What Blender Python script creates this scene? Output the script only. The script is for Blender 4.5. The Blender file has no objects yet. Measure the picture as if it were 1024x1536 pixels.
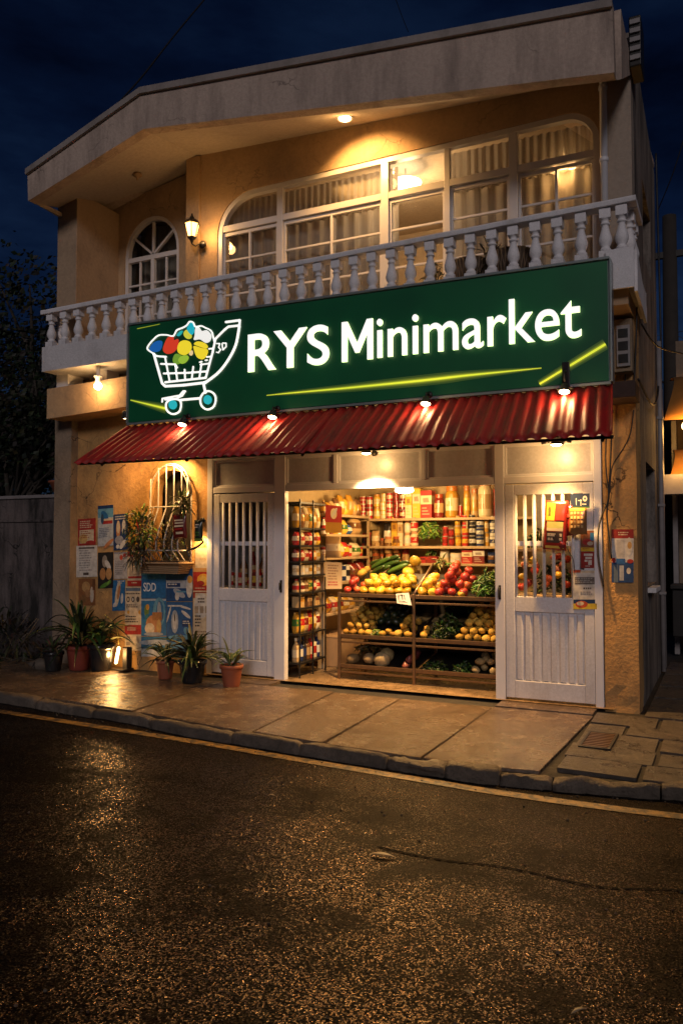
import bpy, bmesh, math, random
import numpy as np
from mathutils import Vector, Matrix, noise as mnoise
from mathutils.geometry import tessellate_polygon
random.seed(7)
S = bpy.context.scene
COL = S.collection
PI = math.pi
# ------------------------------------------------------------------ camera
F_PX, PITCH, YAW, CZ = 1189.2, 0.0395, 0.4523, 1.58
CAM = Vector((0, 0, CZ))
FW = Vector((-math.sin(YAW)*math.cos(PITCH), math.cos(YAW)*math.cos(PITCH), math.sin(PITCH)))
RT = Vector((math.cos(YAW), math.sin(YAW), 0))
UP = RT.cross(FW)
def ray(px, py): return FW + RT*((px-512)/F_PX) - UP*((py-768)/F_PX)
def P(px, py, Y):                       # photo measurement -> point of the plane y = Y
    d = ray(px, py); return CAM + d*(Y/d.y)
def PX(px, py, X): d = ray(px, py); return CAM + d*(X/d.x)
def PZ_(px, py, z): d = ray(px, py); return CAM + d*((z-CZ)/d.z)
cam = bpy.data.cameras.new('camera'); co = bpy.data.objects.new('camera', cam); COL.objects.link(co)
co.matrix_world = Matrix(((RT.x, UP.x, -FW.x, 0), (RT.y, UP.y, -FW.y, 0), (RT.z, UP.z, -FW.z, CZ), (0, 0, 0, 1)))
cam.sensor_fit = 'HORIZONTAL'; cam.sensor_width = 36; cam.lens = 36*F_PX/1024
cam.clip_end = 600; cam.clip_start = .05
S.camera = co
# ------------------------------------------------------------------ colour + materials
def lin(c):
    return c/12.92 if c <= .04045 else ((c+.055)/1.055)**2.4
def hx(h):
    return tuple(lin(int(h[i:i+2], 16)/255) for i in (0, 2, 4))
def rgba(c): return (c[0], c[1], c[2], 1)
def newmat(name):
    m = bpy.data.materials.new(name); m.use_nodes = True
    nt = m.node_tree; b = nt.nodes['Principled BSDF']
    return m, nt, b
def N(nt, t, **kw):
    n = nt.nodes.new(t)
    for k, v in kw.items():
        if k in n.inputs.keys(): n.inputs[k].default_value = v
        else: setattr(n, k, v)
    return n
def pos(nt, sc=(1, 1, 1)):
    tc = N(nt, 'ShaderNodeTexCoord'); mp = N(nt, 'ShaderNodeMapping'); mp.inputs['Scale'].default_value = sc
    nt.links.new(tc.outputs['Object'], mp.inputs['Vector']); return mp.outputs['Vector']
def noisef(nt, vec, scale, detail=4, rough=.55):
    n = N(nt, 'ShaderNodeTexNoise'); n.inputs['Scale'].default_value = scale; n.inputs['Detail'].default_value = detail
    n.inputs['Roughness'].default_value = rough; nt.links.new(vec, n.inputs['Vector']); return n.outputs['Fac']
def ramp(nt, fac, stops):
    r = N(nt, 'ShaderNodeValToRGB'); e = r.color_ramp.elements
    while len(e) < len(stops): e.new(.5)
    for i, (p, c) in enumerate(stops):
        e[i].position = p; e[i].color = rgba(c) if not isinstance(c, (int, float)) else (c, c, c, 1)
    nt.links.new(fac, r.inputs['Fac']); return r.outputs['Color']
def mixc(nt, fac, a, b, mode='MIX'):
    m = N(nt, 'ShaderNodeMix'); m.data_type = 'RGBA'; m.blend_type = mode
    for s, v in ((m.inputs[0], fac), (m.inputs[6], a), (m.inputs[7], b)):
        if isinstance(v, (int, float)): s.default_value = v
        elif isinstance(v, tuple): s.default_value = rgba(v)
        else: nt.links.new(v, s)
    return m.outputs[2]
def bump(nt, b, h, strength, dist):
    n = N(nt, 'ShaderNodeBump'); n.inputs['Strength'].default_value = strength; n.inputs['Distance'].default_value = dist
    nt.links.new(h, n.inputs['Height']); nt.links.new(n.outputs['Normal'], b.inputs['Normal']); return n
def plaster(name, c, dirt=(.10, .08, .06), amount=.5, scale=1.0, bmp=.35, rough=.85, streak=False, th=(.5, .74), crack=0.):
    m, nt, b = newmat(name)
    v = pos(nt)
    big = noisef(nt, v, 1.1*scale, 6, .62)
    fine = noisef(nt, v, 28*scale, 5, .6)
    c2 = tuple(x*.8 for x in c)
    base = mixc(nt, ramp(nt, fine, [(.3, 0.), (.7, 1.)]), c2, c)
    st = noisef(nt, pos(nt, (2.6, 2.6, .55) if streak else (1.6, 1.6, 1.1)), 1.5, 8, .72)
    f = ramp(nt, st, [(th[0], 0.), (th[1], amount)])
    base = mixc(nt, f, base, dirt)
    base = mixc(nt, ramp(nt, big, [(.42, .0), (.75, .3)]), base, tuple(x*.55 for x in c))
    if crack:
        wv = N(nt, 'ShaderNodeTexNoise'); wv.inputs['Scale'].default_value = 3.; wv.inputs['Detail'].default_value = 5; nt.links.new(v, wv.inputs['Vector'])
        av = N(nt, 'ShaderNodeVectorMath'); av.operation = 'MULTIPLY_ADD'; nt.links.new(wv.outputs['Color'], av.inputs[0]); av.inputs[1].default_value = (.5, .5, .5); nt.links.new(v, av.inputs[2])
        cv = N(nt, 'ShaderNodeTexVoronoi'); cv.feature = 'DISTANCE_TO_EDGE'; cv.inputs['Scale'].default_value = 2.3; nt.links.new(av.outputs[0], cv.inputs['Vector'])
        line = ramp(nt, cv.outputs['Distance'], [(.006, 1.), (.016, 0.)])
        where = ramp(nt, noisef(nt, v, 1.7, 3), [(.50, 0.), (.58, crack)])
        base = mixc(nt, mixc(nt, 1., line, where, 'MULTIPLY'), base, tuple(x*.25 for x in dirt))
    nt.links.new(base, b.inputs['Base Color']); b.inputs['Roughness'].default_value = rough
    bump(nt, b, fine, bmp, .012)
    return m
def simple(name, c, rough=.5, metal=0., var=.12, scale=14, bmp=0., spec=.5, coat=0.):
    m, nt, b = newmat(name); v = pos(nt)
    n = noisef(nt, v, scale, 4)
    base = mixc(nt, n, tuple(x*(1-var*1.6) for x in c), tuple(min(1, x*(1+var)) for x in c))
    nt.links.new(base, b.inputs['Base Color']); b.inputs['Roughness'].default_value = rough; b.inputs['Metallic'].default_value = metal
    b.inputs['Specular IOR Level'].default_value = spec
    if coat: b.inputs['Coat Weight'].default_value = coat
    if bmp: bump(nt, b, n, bmp, .01)
    return m
def attrmat(name, rough=.5, var=.2, scale=30, spec=.5, bmp=0., objvar=False):
    m, nt, b = newmat(name)
    a = N(nt, 'ShaderNodeAttribute'); a.attribute_name = 'Col'
    n = noisef(nt, pos(nt), scale, 3)
    f = ramp(nt, n, [(.25, 1-var), (.75, 1.)])
    c = mixc(nt, 1., a.outputs['Color'], f, 'MULTIPLY')
    if objvar:
        oi = N(nt, 'ShaderNodeObjectInfo')
        c = mixc(nt, 1., c, ramp(nt, oi.outputs['Random'], [(0., (.55, .50, .45)), (.5, (.85, .85, .8)), (1., (1.12, 1.12, 1.1))]), 'MULTIPLY')
        spots = ramp(nt, noisef(nt, pos(nt), 60, 2), [(.62, 0.), (.70, .45)]); c = mixc(nt, spots, c, (.09, .05, .02))
    nt.links.new(c, b.inputs['Base Color'])
    b.inputs['Roughness'].default_value = rough; b.inputs['Specular IOR Level'].default_value = spec
    if bmp: bump(nt, b, n, bmp, .006)
    return m
def emis(name, c, s):
    m, nt, b = newmat(name)
    b.inputs['Base Color'].default_value = rgba(c); b.inputs['Emission Color'].default_value = rgba(c)
    b.inputs['Emission Strength'].default_value = s; b.inputs['Roughness'].default_value = .4
    return m
M = {}
M['plaster_up'] = plaster('plaster_upper', (.46, .31, .175), (.12, .09, .07), .55, 1., .4, .85, False, (.48, .72), .4)
M['plaster_low'] = plaster('plaster_ochre', (.52, .29, .10), (.12, .065, .03), .75, 1.3, .6, .85, False, (.46, .66), .9)
M['plaster_side'] = plaster('plaster_side_grey', (.24, .20, .17), (.035, .028, .024), .95, 1.0, .8, streak=True, th=(.42, .6))
M['fascia'] = plaster('fascia_paint', (.50, .39, .32), (.13, .10, .085), .7, 1., .6, .85, True, (.46, .72), .5)
M['soffit'] = plaster('soffit_paint', (.50, .42, .34), (.18, .14, .11), .3, 1., .2)
M['white_plaster'] = plaster('white_balustrade_paint', (.76, .74, .76), (.22, .2, .19), .55, 3., .3, .7)
M['slab_paint'] = plaster('slab_paint', (.68, .66, .67), (.18, .16, .15), .6, 2., .45, .8)
M['white_metal'] = simple('white_painted_metal', (.64, .64, .68), .38, 0, .10, 5, .04)
M['white_metal_dirty'] = plaster('white_door_paint', (.66, .66, .70), (.22, .17, .12), .4, 2., .06, .4, streak=True)
M['alu'] = simple('window_frame_paint', (.60, .57, .56), .35, 0., .08, 8)
M['transom'] = plaster('frosted_transom', (.54, .54, .58), (.25, .2, .16), .4, 1.5, .05, .3, streak=True)
M['conc_wall'] = plaster('mouldy_concrete', (.13, .105, .10), (.010, .009, .008), 1., 1., .8, .9, True, (.41, .60), 1.)
M['dark_metal'] = simple('dark_metal', (.03, .028, .027), .45, .6, .2)
M['black'] = simple('black_plastic', (.014, .013, .013), .3, 0, .2)
M['steel_brown'] = simple('stand_metal', (.26, .16, .09), .33, .75, .25, 20)
M['shelf_wood'] = simple('shelf_board', (.46, .33, .19), .5, 0, .1, 6)
M['int_wall'] = plaster('shop_wall_paint', (.46, .34, .18), (.2, .13, .06), .35, 1., .08, .6)
M['int_grey'] = plaster('shop_partition_paint', (.36, .34, .33), (.2, .18, .16), .3, 1., .1, .7)
M['room'] = plaster('room_paint', (.70, .56, .40), (.4, .3, .2), .2, 1., .05, .8)
M['card'] = simple('cardboard', (.33, .2, .1), .8, 0, .12)
M['terracotta'] = simple('terracotta', (.30, .085, .04), .6, 0, .25, 12, .1)
M['red_pot'] = simple('red_glazed_pot', (.22, .045, .03), .4, 0, .2, 9)
M['black_pot'] = simple('black_glossy_plastic_pot', (.018, .018, .02), .18, 0, .3, 7, .1)
M['soil'] = simple('soil', (.025, .016, .01), .95, 0, .4, 40, .8)
M['planter'] = simple('planter_plastic', (.34, .22, .12), .55, 0, .2, 10)
M['wire'] = simple('cable_rubber', (.012, .011, .012), .6)
M['pipe'] = simple('pipe_grey', (.24, .22, .22), .45, 0, .25, 9)
M['paint'] = attrmat('printed_surface', .45, .12, 20)
M['paper'] = attrmat('printed_paper', .7, .42, 24, .3)
M['gloss'] = attrmat('glossy_pack', .22, .1, 20, .6)
M['fruit'] = attrmat('fruit_skin', .36, .35, 22, .5, .12, True)
M['potato'] = attrmat('potato_skin', .7, .4, 30, .3, .3, True)
M['leaf'] = attrmat('plant_leaf', .4, .45, 14, .5)
M['treeleaf'] = attrmat('tree_leaf', .6, .3, 5, .3)
M['bark'] = plaster('bark', (.05, .04, .032), (.015, .012, .01), .8, 6, .9, .9, streak=True)
M['bulb'] = emis('lit_bulb', (1., .70, .36), 26)
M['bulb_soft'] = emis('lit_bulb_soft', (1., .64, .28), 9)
M['lampshade'] = emis('lit_lamp_shade', (1., .86, .62), 6)
M['lantern_glass'] = emis('lit_lantern_glass', (1., .62, .22), 3.2)
M['letter'] = emis('lit_letter', (1., 1., .95), .85)
M['letter_edge'] = emis('lit_letter_edge', (.7, 1., .4), 2.2)
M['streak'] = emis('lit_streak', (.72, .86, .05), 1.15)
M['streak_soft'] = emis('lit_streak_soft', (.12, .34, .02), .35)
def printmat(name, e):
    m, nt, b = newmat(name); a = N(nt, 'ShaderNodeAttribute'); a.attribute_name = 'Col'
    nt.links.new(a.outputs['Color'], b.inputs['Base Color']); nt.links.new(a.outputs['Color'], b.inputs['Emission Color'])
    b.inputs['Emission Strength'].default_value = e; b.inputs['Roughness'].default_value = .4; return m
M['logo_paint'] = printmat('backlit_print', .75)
# lit sign face: the backlit green panel
def sign_face():
    m, nt, b = newmat('backlit_green_panel'); v = pos(nt)
    n = noisef(nt, v, .9, 3)
    c = ramp(nt, n, [(.3, (.0012, .024, .010)), (.7, (.0022, .042, .015))])
    nt.links.new(c, b.inputs['Base Color']); nt.links.new(c, b.inputs['Emission Color']); b.inputs['Emission Strength'].default_value = .42
    b.inputs['Roughness'].default_value = .4
    return m
M['sign_face'] = sign_face()
def glassmat():
    m = bpy.data.materials.new('window_glass'); m.use_nodes = True; nt = m.node_tree; nt.nodes.remove(nt.nodes['Principled BSDF'])
    o = nt.nodes['Material Output']
    t = N(nt, 'ShaderNodeBsdfTransparent'); t.inputs['Color'].default_value = (.86, .86, .84, 1)
    g = N(nt, 'ShaderNodeBsdfGlossy'); g.inputs['Roughness'].default_value = .03; g.inputs['Color'].default_value = (.9, .9, .9, 1)
    fr = N(nt, 'ShaderNodeFresnel'); fr.inputs['IOR'].default_value = 1.55
    mx = N(nt, 'ShaderNodeMixShader'); nt.links.new(fr.outputs[0], mx.inputs[0]); nt.links.new(t.outputs[0], mx.inputs[1]); nt.links.new(g.outputs[0], mx.inputs[2])
    nt.links.new(mx.outputs[0], o.inputs['Surface']); return m
M['glass'] = glassmat()
def curtainmat():
    m, nt, b = newmat('sheer_curtain')
    v = pos(nt, (40, 8, .6)); n = noisef(nt, v, 1., 3)
    c = ramp(nt, n, [(.3, (.50, .44, .38)), (.7, (.62, .56, .49))])
    nt.links.new(c, b.inputs['Base Color']); b.inputs['Roughness'].default_value = .9
    tr = N(nt, 'ShaderNodeBsdfTranslucent'); nt.links.new(c, tr.inputs['Color'])
    mx = N(nt, 'ShaderNodeMixShader'); mx.inputs[0].default_value = .35
    o = nt.nodes['Material Output']; nt.links.new(b.outputs[0], mx.inputs[1]); nt.links.new(tr.outputs[0], mx.inputs[2]); nt.links.new(mx.outputs[0], o.inputs['Surface'])
    return m
M['curtain'] = curtainmat()
def asphalt():
    m, nt, b = newmat('wet_asphalt')
    geo = N(nt, 'ShaderNodeNewGeometry'); g = geo.outputs['Position']
    ml = N(nt, 'ShaderNodeVectorMath'); ml.operation = 'MULTIPLY'; nt.links.new(g, ml.inputs[0]); ml.inputs[1].default_value = (.45, 1.25, 1.)
    big = noisef(nt, ml.outputs[0], .75, 6, .62); mid = noisef(nt, g, 5, 7, .72)
    wv = N(nt, 'ShaderNodeTexNoise'); wv.inputs['Scale'].default_value = 60.; nt.links.new(g, wv.inputs['Vector'])
    av = N(nt, 'ShaderNodeVectorMath'); av.operation = 'MULTIPLY_ADD'; nt.links.new(wv.outputs['Color'], av.inputs[0]); av.inputs[1].default_value = (.012, .012, .012); nt.links.new(g, av.inputs[2])
    vo = N(nt, 'ShaderNodeTexVoronoi'); vo.inputs['Scale'].default_value = 145; nt.links.new(av.outputs[0], vo.inputs['Vector'])
    sep = N(nt, 'ShaderNodeSeparateColor'); nt.links.new(vo.outputs['Color'], sep.inputs[0])
    base = ramp(nt, mid, [(.3, (.0018, .0016, .0018)), (.75, (.005, .0045, .0045))])
    chips = ramp(nt, sep.outputs[0], [(.975, 0.), (.99, 1.)])
    base = mixc(nt, chips, base, (.05, .043, .038))
    nt.links.new(base, b.inputs['Base Color'])
    wet = ramp(nt, big, [(.42, 1.), (.60, .30)])
    patch = ramp(nt, noisef(nt, g, 2.6, 7, .72), [(.38, .22), (.58, 1.)])
    shiny = ramp(nt, sep.outputs[1], [(.40, .0), (.95, 1.)])
    stone = ramp(nt, vo.outputs['Distance'], [(.45, 1.), (.75, .1)])       # only the crown of each stone shines
    film = mixc(nt, 1., mixc(nt, 1., mixc(nt, 1., wet, patch, 'MULTIPLY'), shiny, 'MULTIPLY'), stone, 'MULTIPLY')
    film = ramp(nt, film, [(.18, 0.), (.32, 1.)])
    nt.links.new(mixc(nt, film, (.46, .46, .46), (.20, .20, .20)), b.inputs['Roughness'])
    nt.links.new(mixc(nt, film, mixc(nt, wet, (.02, .02, .02), (.045, .045, .045)), (1., 1., 1.)), b.inputs['Specular IOR Level'])
    b.inputs['Specular Tint'].default_value = (1., .52, .17, 1)  # orange lamp colour put into the glints and reflections by tint
    sub = N(nt, 'ShaderNodeVectorMath'); sub.operation = 'SUBTRACT'; nt.links.new(vo.outputs['Color'], sub.inputs[0]); sub.inputs[1].default_value = (.5, .5, .5)
    scl = N(nt, 'ShaderNodeVectorMath'); scl.operation = 'MULTIPLY'; nt.links.new(sub.outputs[0], scl.inputs[0]); scl.inputs[1].default_value = (.42, .42, .0)
    bm = N(nt, 'ShaderNodeBump'); bm.inputs['Strength'].default_value = .28; bm.inputs['Distance'].default_value = .006
    ad = N(nt, 'ShaderNodeMath'); ad.operation = 'MULTIPLY_ADD'; nt.links.new(mid, ad.inputs[0]); ad.inputs[1].default_value = 2.2; nt.links.new(vo.outputs['Distance'], ad.inputs[2])
    nt.links.new(ad.outputs[0], bm.inputs['Height'])
    add = N(nt, 'ShaderNodeVectorMath'); add.operation = 'ADD'; nt.links.new(bm.outputs['Normal'], add.inputs[0]); nt.links.new(scl.outputs[0], add.inputs[1])
    nm = N(nt, 'ShaderNodeVectorMath'); nm.operation = 'NORMALIZE'; nt.links.new(add.outputs[0], nm.inputs[0])
    nt.links.new(nm.outputs[0], b.inputs['Normal'])
    return m
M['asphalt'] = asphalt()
def paving(name, c, rough0=.25, rough1=.6, bm=1.):
    m, nt, b = newmat(name)
    g = N(nt, 'ShaderNodeNewGeometry').outputs['Position']
    big = noisef(nt, g, 1.3, 6, .65); fine = noisef(nt, g, 15, 8, .75); grit = noisef(nt, g, 75, 3, .6)
    base = ramp(nt, fine, [(.30, tuple(x*.35 for x in c)), (.52, c), (.72, tuple(x*1.35 for x in c))])
    base = mixc(nt, ramp(nt, grit, [(.55, 0.), (.68, .6)]), base, tuple(x*.3 for x in c))
    blot = noisef(nt, g, 4.5, 8, .78)
    base = mixc(nt, ramp(nt, blot, [(.42, 0.), (.66, .62)]), base, tuple(x*.28 for x in c))
    base = mixc(nt, ramp(nt, big, [(.42, 0.), (.66, .7)]), base, tuple(x*.38 for x in c))
    nt.links.new(base, b.inputs['Base Color'])
    nt.links.new(ramp(nt, blot, [(.38, rough1), (.60, rough0)]), b.inputs['Roughness'])
    ad = N(nt, 'ShaderNodeMath'); ad.operation = 'MULTIPLY_ADD'; nt.links.new(grit, ad.inputs[0]); ad.inputs[1].default_value = .35; nt.links.new(fine, ad.inputs[2])
    bump(nt, b, ad.outputs[0], bm, .028)
    return m
M['paving'] = paving('worn_paving', (.175, .122, .082), .10, .34, .6)
M['paver_dark'] = paving('dark_pavers', (.11, .09, .075))
M['kerbstone'] = paving('kerb_stone', (.17, .135, .105), .45, .85, 1.)
M['earth'] = paving('joint_dirt', (.03, .024, .019), .6, .9)
M['shop_floor'] = paving('shop_floor_tile', (.30, .2, .11), .2, .4, .25)
def yellowline():
    m, nt, b = newmat('worn_yellow_paint')
    g = N(nt, 'ShaderNodeNewGeometry').outputs['Position']
    n = noisef(nt, g, 16, 6, .7)
    nt.links.new(ramp(nt, n, [(.42, (.025, .02, .015)), (.60, (.30, .165, .03))]), b.inputs['Base Color'])
    b.inputs['Roughness'].default_value = .5; bump(nt, b, n, .4, .006); return m
M['yellow'] = yellowline()
def awningmat():
    m, nt, b = newmat('red_corrugated_metal')
    n = noisef(nt, pos(nt, (3.2, .7, .7)), 2.4, 8, .75); f = noisef(nt, pos(nt), 40, 3)
    base = mixc(nt, f, (.27, .010, .010), (.40, .018, .015))
    base = mixc(nt, ramp(nt, n, [(.48, 0.), (.68, .85)]), base, (.07, .024, .017))
    nt.links.new(base, b.inputs['Base Color']); b.inputs['Roughness'].default_value = .58; b.inputs['Specular IOR Level'].default_value = .3
    return m
M['awning'] = awningmat()
# ------------------------------------------------------------------ mesh builder
class MB:
    def __init__(s): s.v = []; s.f = []; s.mi = []; s.sm = []; s.c = []; s.col = None; s.m = 0; s.T = None
    def add(s, vs, fs, smooth=False):
        b = len(s.v)
        for v in vs:
            v = Vector(v); s.v.append(s.T @ v if s.T else v)
        for f in fs:
            s.f.append([i+b for i in f]); s.mi.append(s.m); s.sm.append(smooth); s.c.append(s.col)
        return s
    def box(s, x0, x1, y0, y1, z0, z1):
        return s.add([(x0,y0,z0),(x1,y0,z0),(x1,y1,z0),(x0,y1,z0),(x0,y0,z1),(x1,y0,z1),(x1,y1,z1),(x0,y1,z1)],
                     [(0,3,2,1),(4,5,6,7),(0,1,5,4),(1,2,6,5),(2,3,7,6),(3,0,4,7)])
    def hexa(s, a, b): # two quads (4 pts each), front a (ccw seen from outside) and back b
        vs = list(a)+list(b)
        return s.add(vs, [(0,1,2,3),(7,6,5,4),(0,4,5,1),(1,5,6,2),(2,6,7,3),(3,7,4,0)])
    def prism(s, outer, a, b, fn, holes=(), smooth=False): # outline in (u,v), extruded w from a to b, fn(u,v,w)->xyz
        loops = [list(outer)]+[list(h) for h in holes]
        fl = [p for l in loops for p in l]
        tri = tessellate_polygon([[Vector((p[0], p[1], 0)) for p in l] for l in loops])
        n = len(fl)
        s.add([fn(p[0], p[1], a) for p in fl]+[fn(p[0], p[1], b) for p in fl],
              [tuple(t) for t in tri]+[tuple(n+i for i in reversed(t)) for t in tri])
        k = 0
        for l in loops:
            m = len(l)
            s.add([fn(p[0], p[1], a) for p in l]+[fn(p[0], p[1], b) for p in l], [(i, (i+1) % m, m+(i+1) % m, m+i) for i in range(m)], smooth)
        return s
    def tube(s, pts, r, n=8, closed=False, squash=None):
        pts = [Vector(p) for p in pts]; m = len(pts)
        rs = r if isinstance(r, (list, tuple)) else [r]*m
        vs = []; prev = None
        for i, p in enumerate(pts):
            if closed: t = (pts[(i+1) % m]-pts[i-1])
            else: t = pts[min(i+1, m-1)]-pts[max(i-1, 0)]
            if t.length < 1e-9: t = Vector((0, 0, 1))
            t.normalize()
            if prev is None:
                u = t.orthogonal().normalized()
            else:
                u = prev - t*prev.dot(t)
                u = u.normalized() if u.length > 1e-6 else t.orthogonal().normalized()
            prev = u; w = t.cross(u)
            for k in range(n):
                a = 2*PI*k/n; q = u*math.cos(a)*rs[i]+w*math.sin(a)*rs[i]
                if squash: q = Vector((q.x*squash[0], q.y*squash[1], q.z*squash[2]))
                vs.append(p+q)
        fs = []
        for i in range(m if closed else m-1):
            j = (i+1) % m
            for k in range(n): fs.append((i*n+k, i*n+(k+1) % n, j*n+(k+1) % n, j*n+k))
        if not closed: fs += [tuple(range(n-1, -1, -1)), tuple((m-1)*n+k for k in range(n))]
        return s.add(vs, fs, True)
    def lathe(s, prof, c=(0, 0, 0), n=16, axis=None, smooth=True):
        A = Matrix.Identity(3) if axis is None else Vector((0, 0, 1)).rotation_difference(Vector(axis)).to_matrix()
        c = Vector(c); vs = []; m = len(prof)
        for r, z in prof:
            for k in range(n): vs.append(c+A @ Vector((r*math.cos(2*PI*k/n), r*math.sin(2*PI*k/n), z)))
        fs = [(i*n+k, i*n+(k+1) % n, (i+1)*n+(k+1) % n, (i+1)*n+k) for i in range(m-1) for k in range(n)]
        fs += [tuple(range(n-1, -1, -1)), tuple((m-1)*n+k for k in range(n))]
        return s.add(vs, fs, smooth)
    def ball(s, c, rx, ry=None, rz=None, n=12, m=8, jit=0., seed=0, R=None):
        ry = ry or rx; rz = rz or rx; vs = []; c = Vector(c)
        for i in range(m+1):
            th = PI*i/m
            for k in range(n):
                ph = 2*PI*k/n; d = Vector((math.sin(th)*math.cos(ph), math.sin(th)*math.sin(ph), math.cos(th)))
                q = 1+jit*mnoise.noise(d*1.6+Vector((seed*3.1, seed, 0))) if jit else 1
                p = Vector((d.x*rx*q, d.y*ry*q, d.z*rz*q)); vs.append(c+(R @ p if R else p))
        fs = [(i*n+k, (i+1)*n+k, (i+1)*n+(k+1) % n, i*n+(k+1) % n) for i in range(m) for k in range(n)]
        return s.add(vs, fs, True)
    def quad(s, a, b, c, d): return s.add([a, b, c, d], [(0, 1, 2, 3)])
    def build(s, name, mat, parent=None, bevel=0, local=False, solid=0, flip=False):
        me = bpy.data.meshes.new(name)
        off = Vector((0, 0, 0)) if (parent is None or local) else WORLD.get(parent.name, Vector((0, 0, 0)))
        me.from_pydata([tuple(v-off) for v in s.v], [], s.f)
        mats = mat if isinstance(mat, (list, tuple)) else [mat]
        for q in mats: me.materials.append(q)
        me.polygons.foreach_set('material_index', s.mi); me.polygons.foreach_set('use_smooth', s.sm)
        if any(c is not None for c in s.c):
            at = me.color_attributes.new('Col', 'FLOAT_COLOR', 'CORNER')
            buf = []
            for f, c in zip(s.f, s.c):
                c = c or (.5, .5, .5); buf += [c[0], c[1], c[2], 1.]*len(f)
            at.data.foreach_set('color', buf)
        me.validate(); me.update()
        bm = bmesh.new(); bm.from_mesh(me); bmesh.ops.recalc_face_normals(bm, faces=bm.faces)
        bm.to_mesh(me); bm.free()
        o = bpy.data.objects.new(name, me); COL.objects.link(o)
        if parent is not None:
            o.parent = parent; WORLD[o.name] = off
        else: WORLD[o.name] = Vector((0, 0, 0))
        if bevel:
            mod = o.modifiers.new('bevel', 'BEVEL'); mod.width = bevel; mod.segments = 2; mod.limit_method = 'ANGLE'; mod.angle_limit = math.radians(40)
        if solid:
            mod = o.modifiers.new('solid', 'SOLIDIFY'); mod.thickness = solid
        return o
WORLD = {}
def tag(o, label, cat, group=None, kind=None):
    o['label'] = label; o['category'] = cat
    if group: o['group'] = group
    if kind: o['kind'] = kind
    return o
def thing(name, label, cat, loc=(0, 0, 0), group=None, rz=0):
    o = bpy.data.objects.new(name, None); COL.objects.link(o); o.location = loc; o.empty_display_size = .1
    o.rotation_euler = (0, 0, rz); WORLD[o.name] = Vector(loc)
    return tag(o, label, cat, group)
def copy_tree(o, parent=None):
    c = o.copy(); COL.objects.link(c)
    if parent is not None: c.parent = parent
    for ch in list(o.children): copy_tree(ch, c)
    return c
def lamp(kind, name, loc, power, color, parent=None, size=.04, target=None, spot=None, blend=.5):
    l = bpy.data.lights.new(name, kind); l.energy = power; l.color = color
    if kind == 'AREA': l.size = size
    else: l.shadow_soft_size = size
    if kind == 'SPOT': l.spot_size = math.radians(spot); l.spot_blend = blend
    o = bpy.data.objects.new(name, l); COL.objects.link(o)
    off = WORLD.get(parent.name, Vector((0, 0, 0))) if parent else Vector((0, 0, 0))
    o.location = Vector(loc)-off
    if target is not None:
        o.rotation_euler = (Vector(target)-Vector(loc)).to_track_quat('-Z', 'Y').to_euler()
    if parent: o.parent = parent
    return o
ORD = ['first','second','third','fourth','fifth','sixth','seventh','eighth','ninth','tenth','eleventh','twelfth','thirteenth','fourteenth','fifteenth','sixteenth','seventeenth','eighteenth','nineteenth','twentieth']
WARM = (1., .53, .17)
WARM2 = (1., .62, .28)
XZ = lambda u, v, w: (u, w, v)       # outline in x,z, extruded along y
YZ = lambda u, v, w: (w, u, v)       # outline in y,z, extruded along x
XY = lambda u, v, w: (u, v, w)
PV, RZ, YF = .13, .045, 7.33        # pavement level, road level, shopfront plane
def lerp(a, b, t): return a+(b-a)*t
# ------------------------------------------------------------------ ground, road, pavement, kerb
KL = [(-60, 9.0), (-12, 6.05), (-9, 5.72), (-6.32, 5.49), (-4.62, 5.33), (-3.86, 5.19), (-3.1, 5.11), (-2.4, 5.05), (-1.82, 5.0), (-1.4, 5.0), (-1.0, 5.05), (-.26, 5.18), (1, 5.4), (6, 6.0), (40, 9)]
def kerb_y(x):
    for (a, b), (c, d) in zip(KL, KL[1:]):
        if a <= x <= c: return lerp(b, d, (x-a)/(c-a))
    return KL[0][1] if x < KL[0][0] else KL[-1][1]
mb = MB()
mb.quad((-150, -60, RZ), (150, -60, RZ), (150, 220, RZ), (-150, 220, RZ))
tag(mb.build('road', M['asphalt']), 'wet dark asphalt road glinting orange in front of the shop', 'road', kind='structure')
# dirt bed under the slabs
mb = MB()
xs = [p[0] for p in KL]
mb.prism([(x, kerb_y(x)+.07) for x in xs]+[(40, 60), (-60, 60)], RZ+.002, PV-.022, XY)
tag(mb.build('earth_bed', M['earth']), 'dark dirt showing in the joints between the paving slabs', 'ground', kind='structure')
random.seed(3)
def slab(mb, pts, z, tilt=.004):
    c = Vector((sum(p[0] for p in pts)/len(pts), sum(p[1] for p in pts)/len(pts), 0))
    a, b_ = random.uniform(-tilt, tilt), random.uniform(-tilt, tilt)
    f = lambda u, v, w: (u, v, w+((u-c.x)*a+(v-c.y)*b_ if w > PV-.015 else 0))
    g = .012
    q = []
    for p in pts:
        d = c-Vector((p[0], p[1], 0)); d.normalize(); q.append((p[0]+d.x*g*1.6, p[1]+d.y*g*1.6))
    mb.prism(q, PV-.04, z, f)
mb = MB()
jx = [(-14.0, -14.2), (-12.2, -12.4), (-10.4, -10.6), (-8.9, -9.05), (-7.5, -7.65), (-6.1, -6.2), (-4.64, -4.75), (-3.3, -3.46), (-2.66, -2.77), (-1.88, -1.89), (-1.09, -1.03)]
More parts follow.
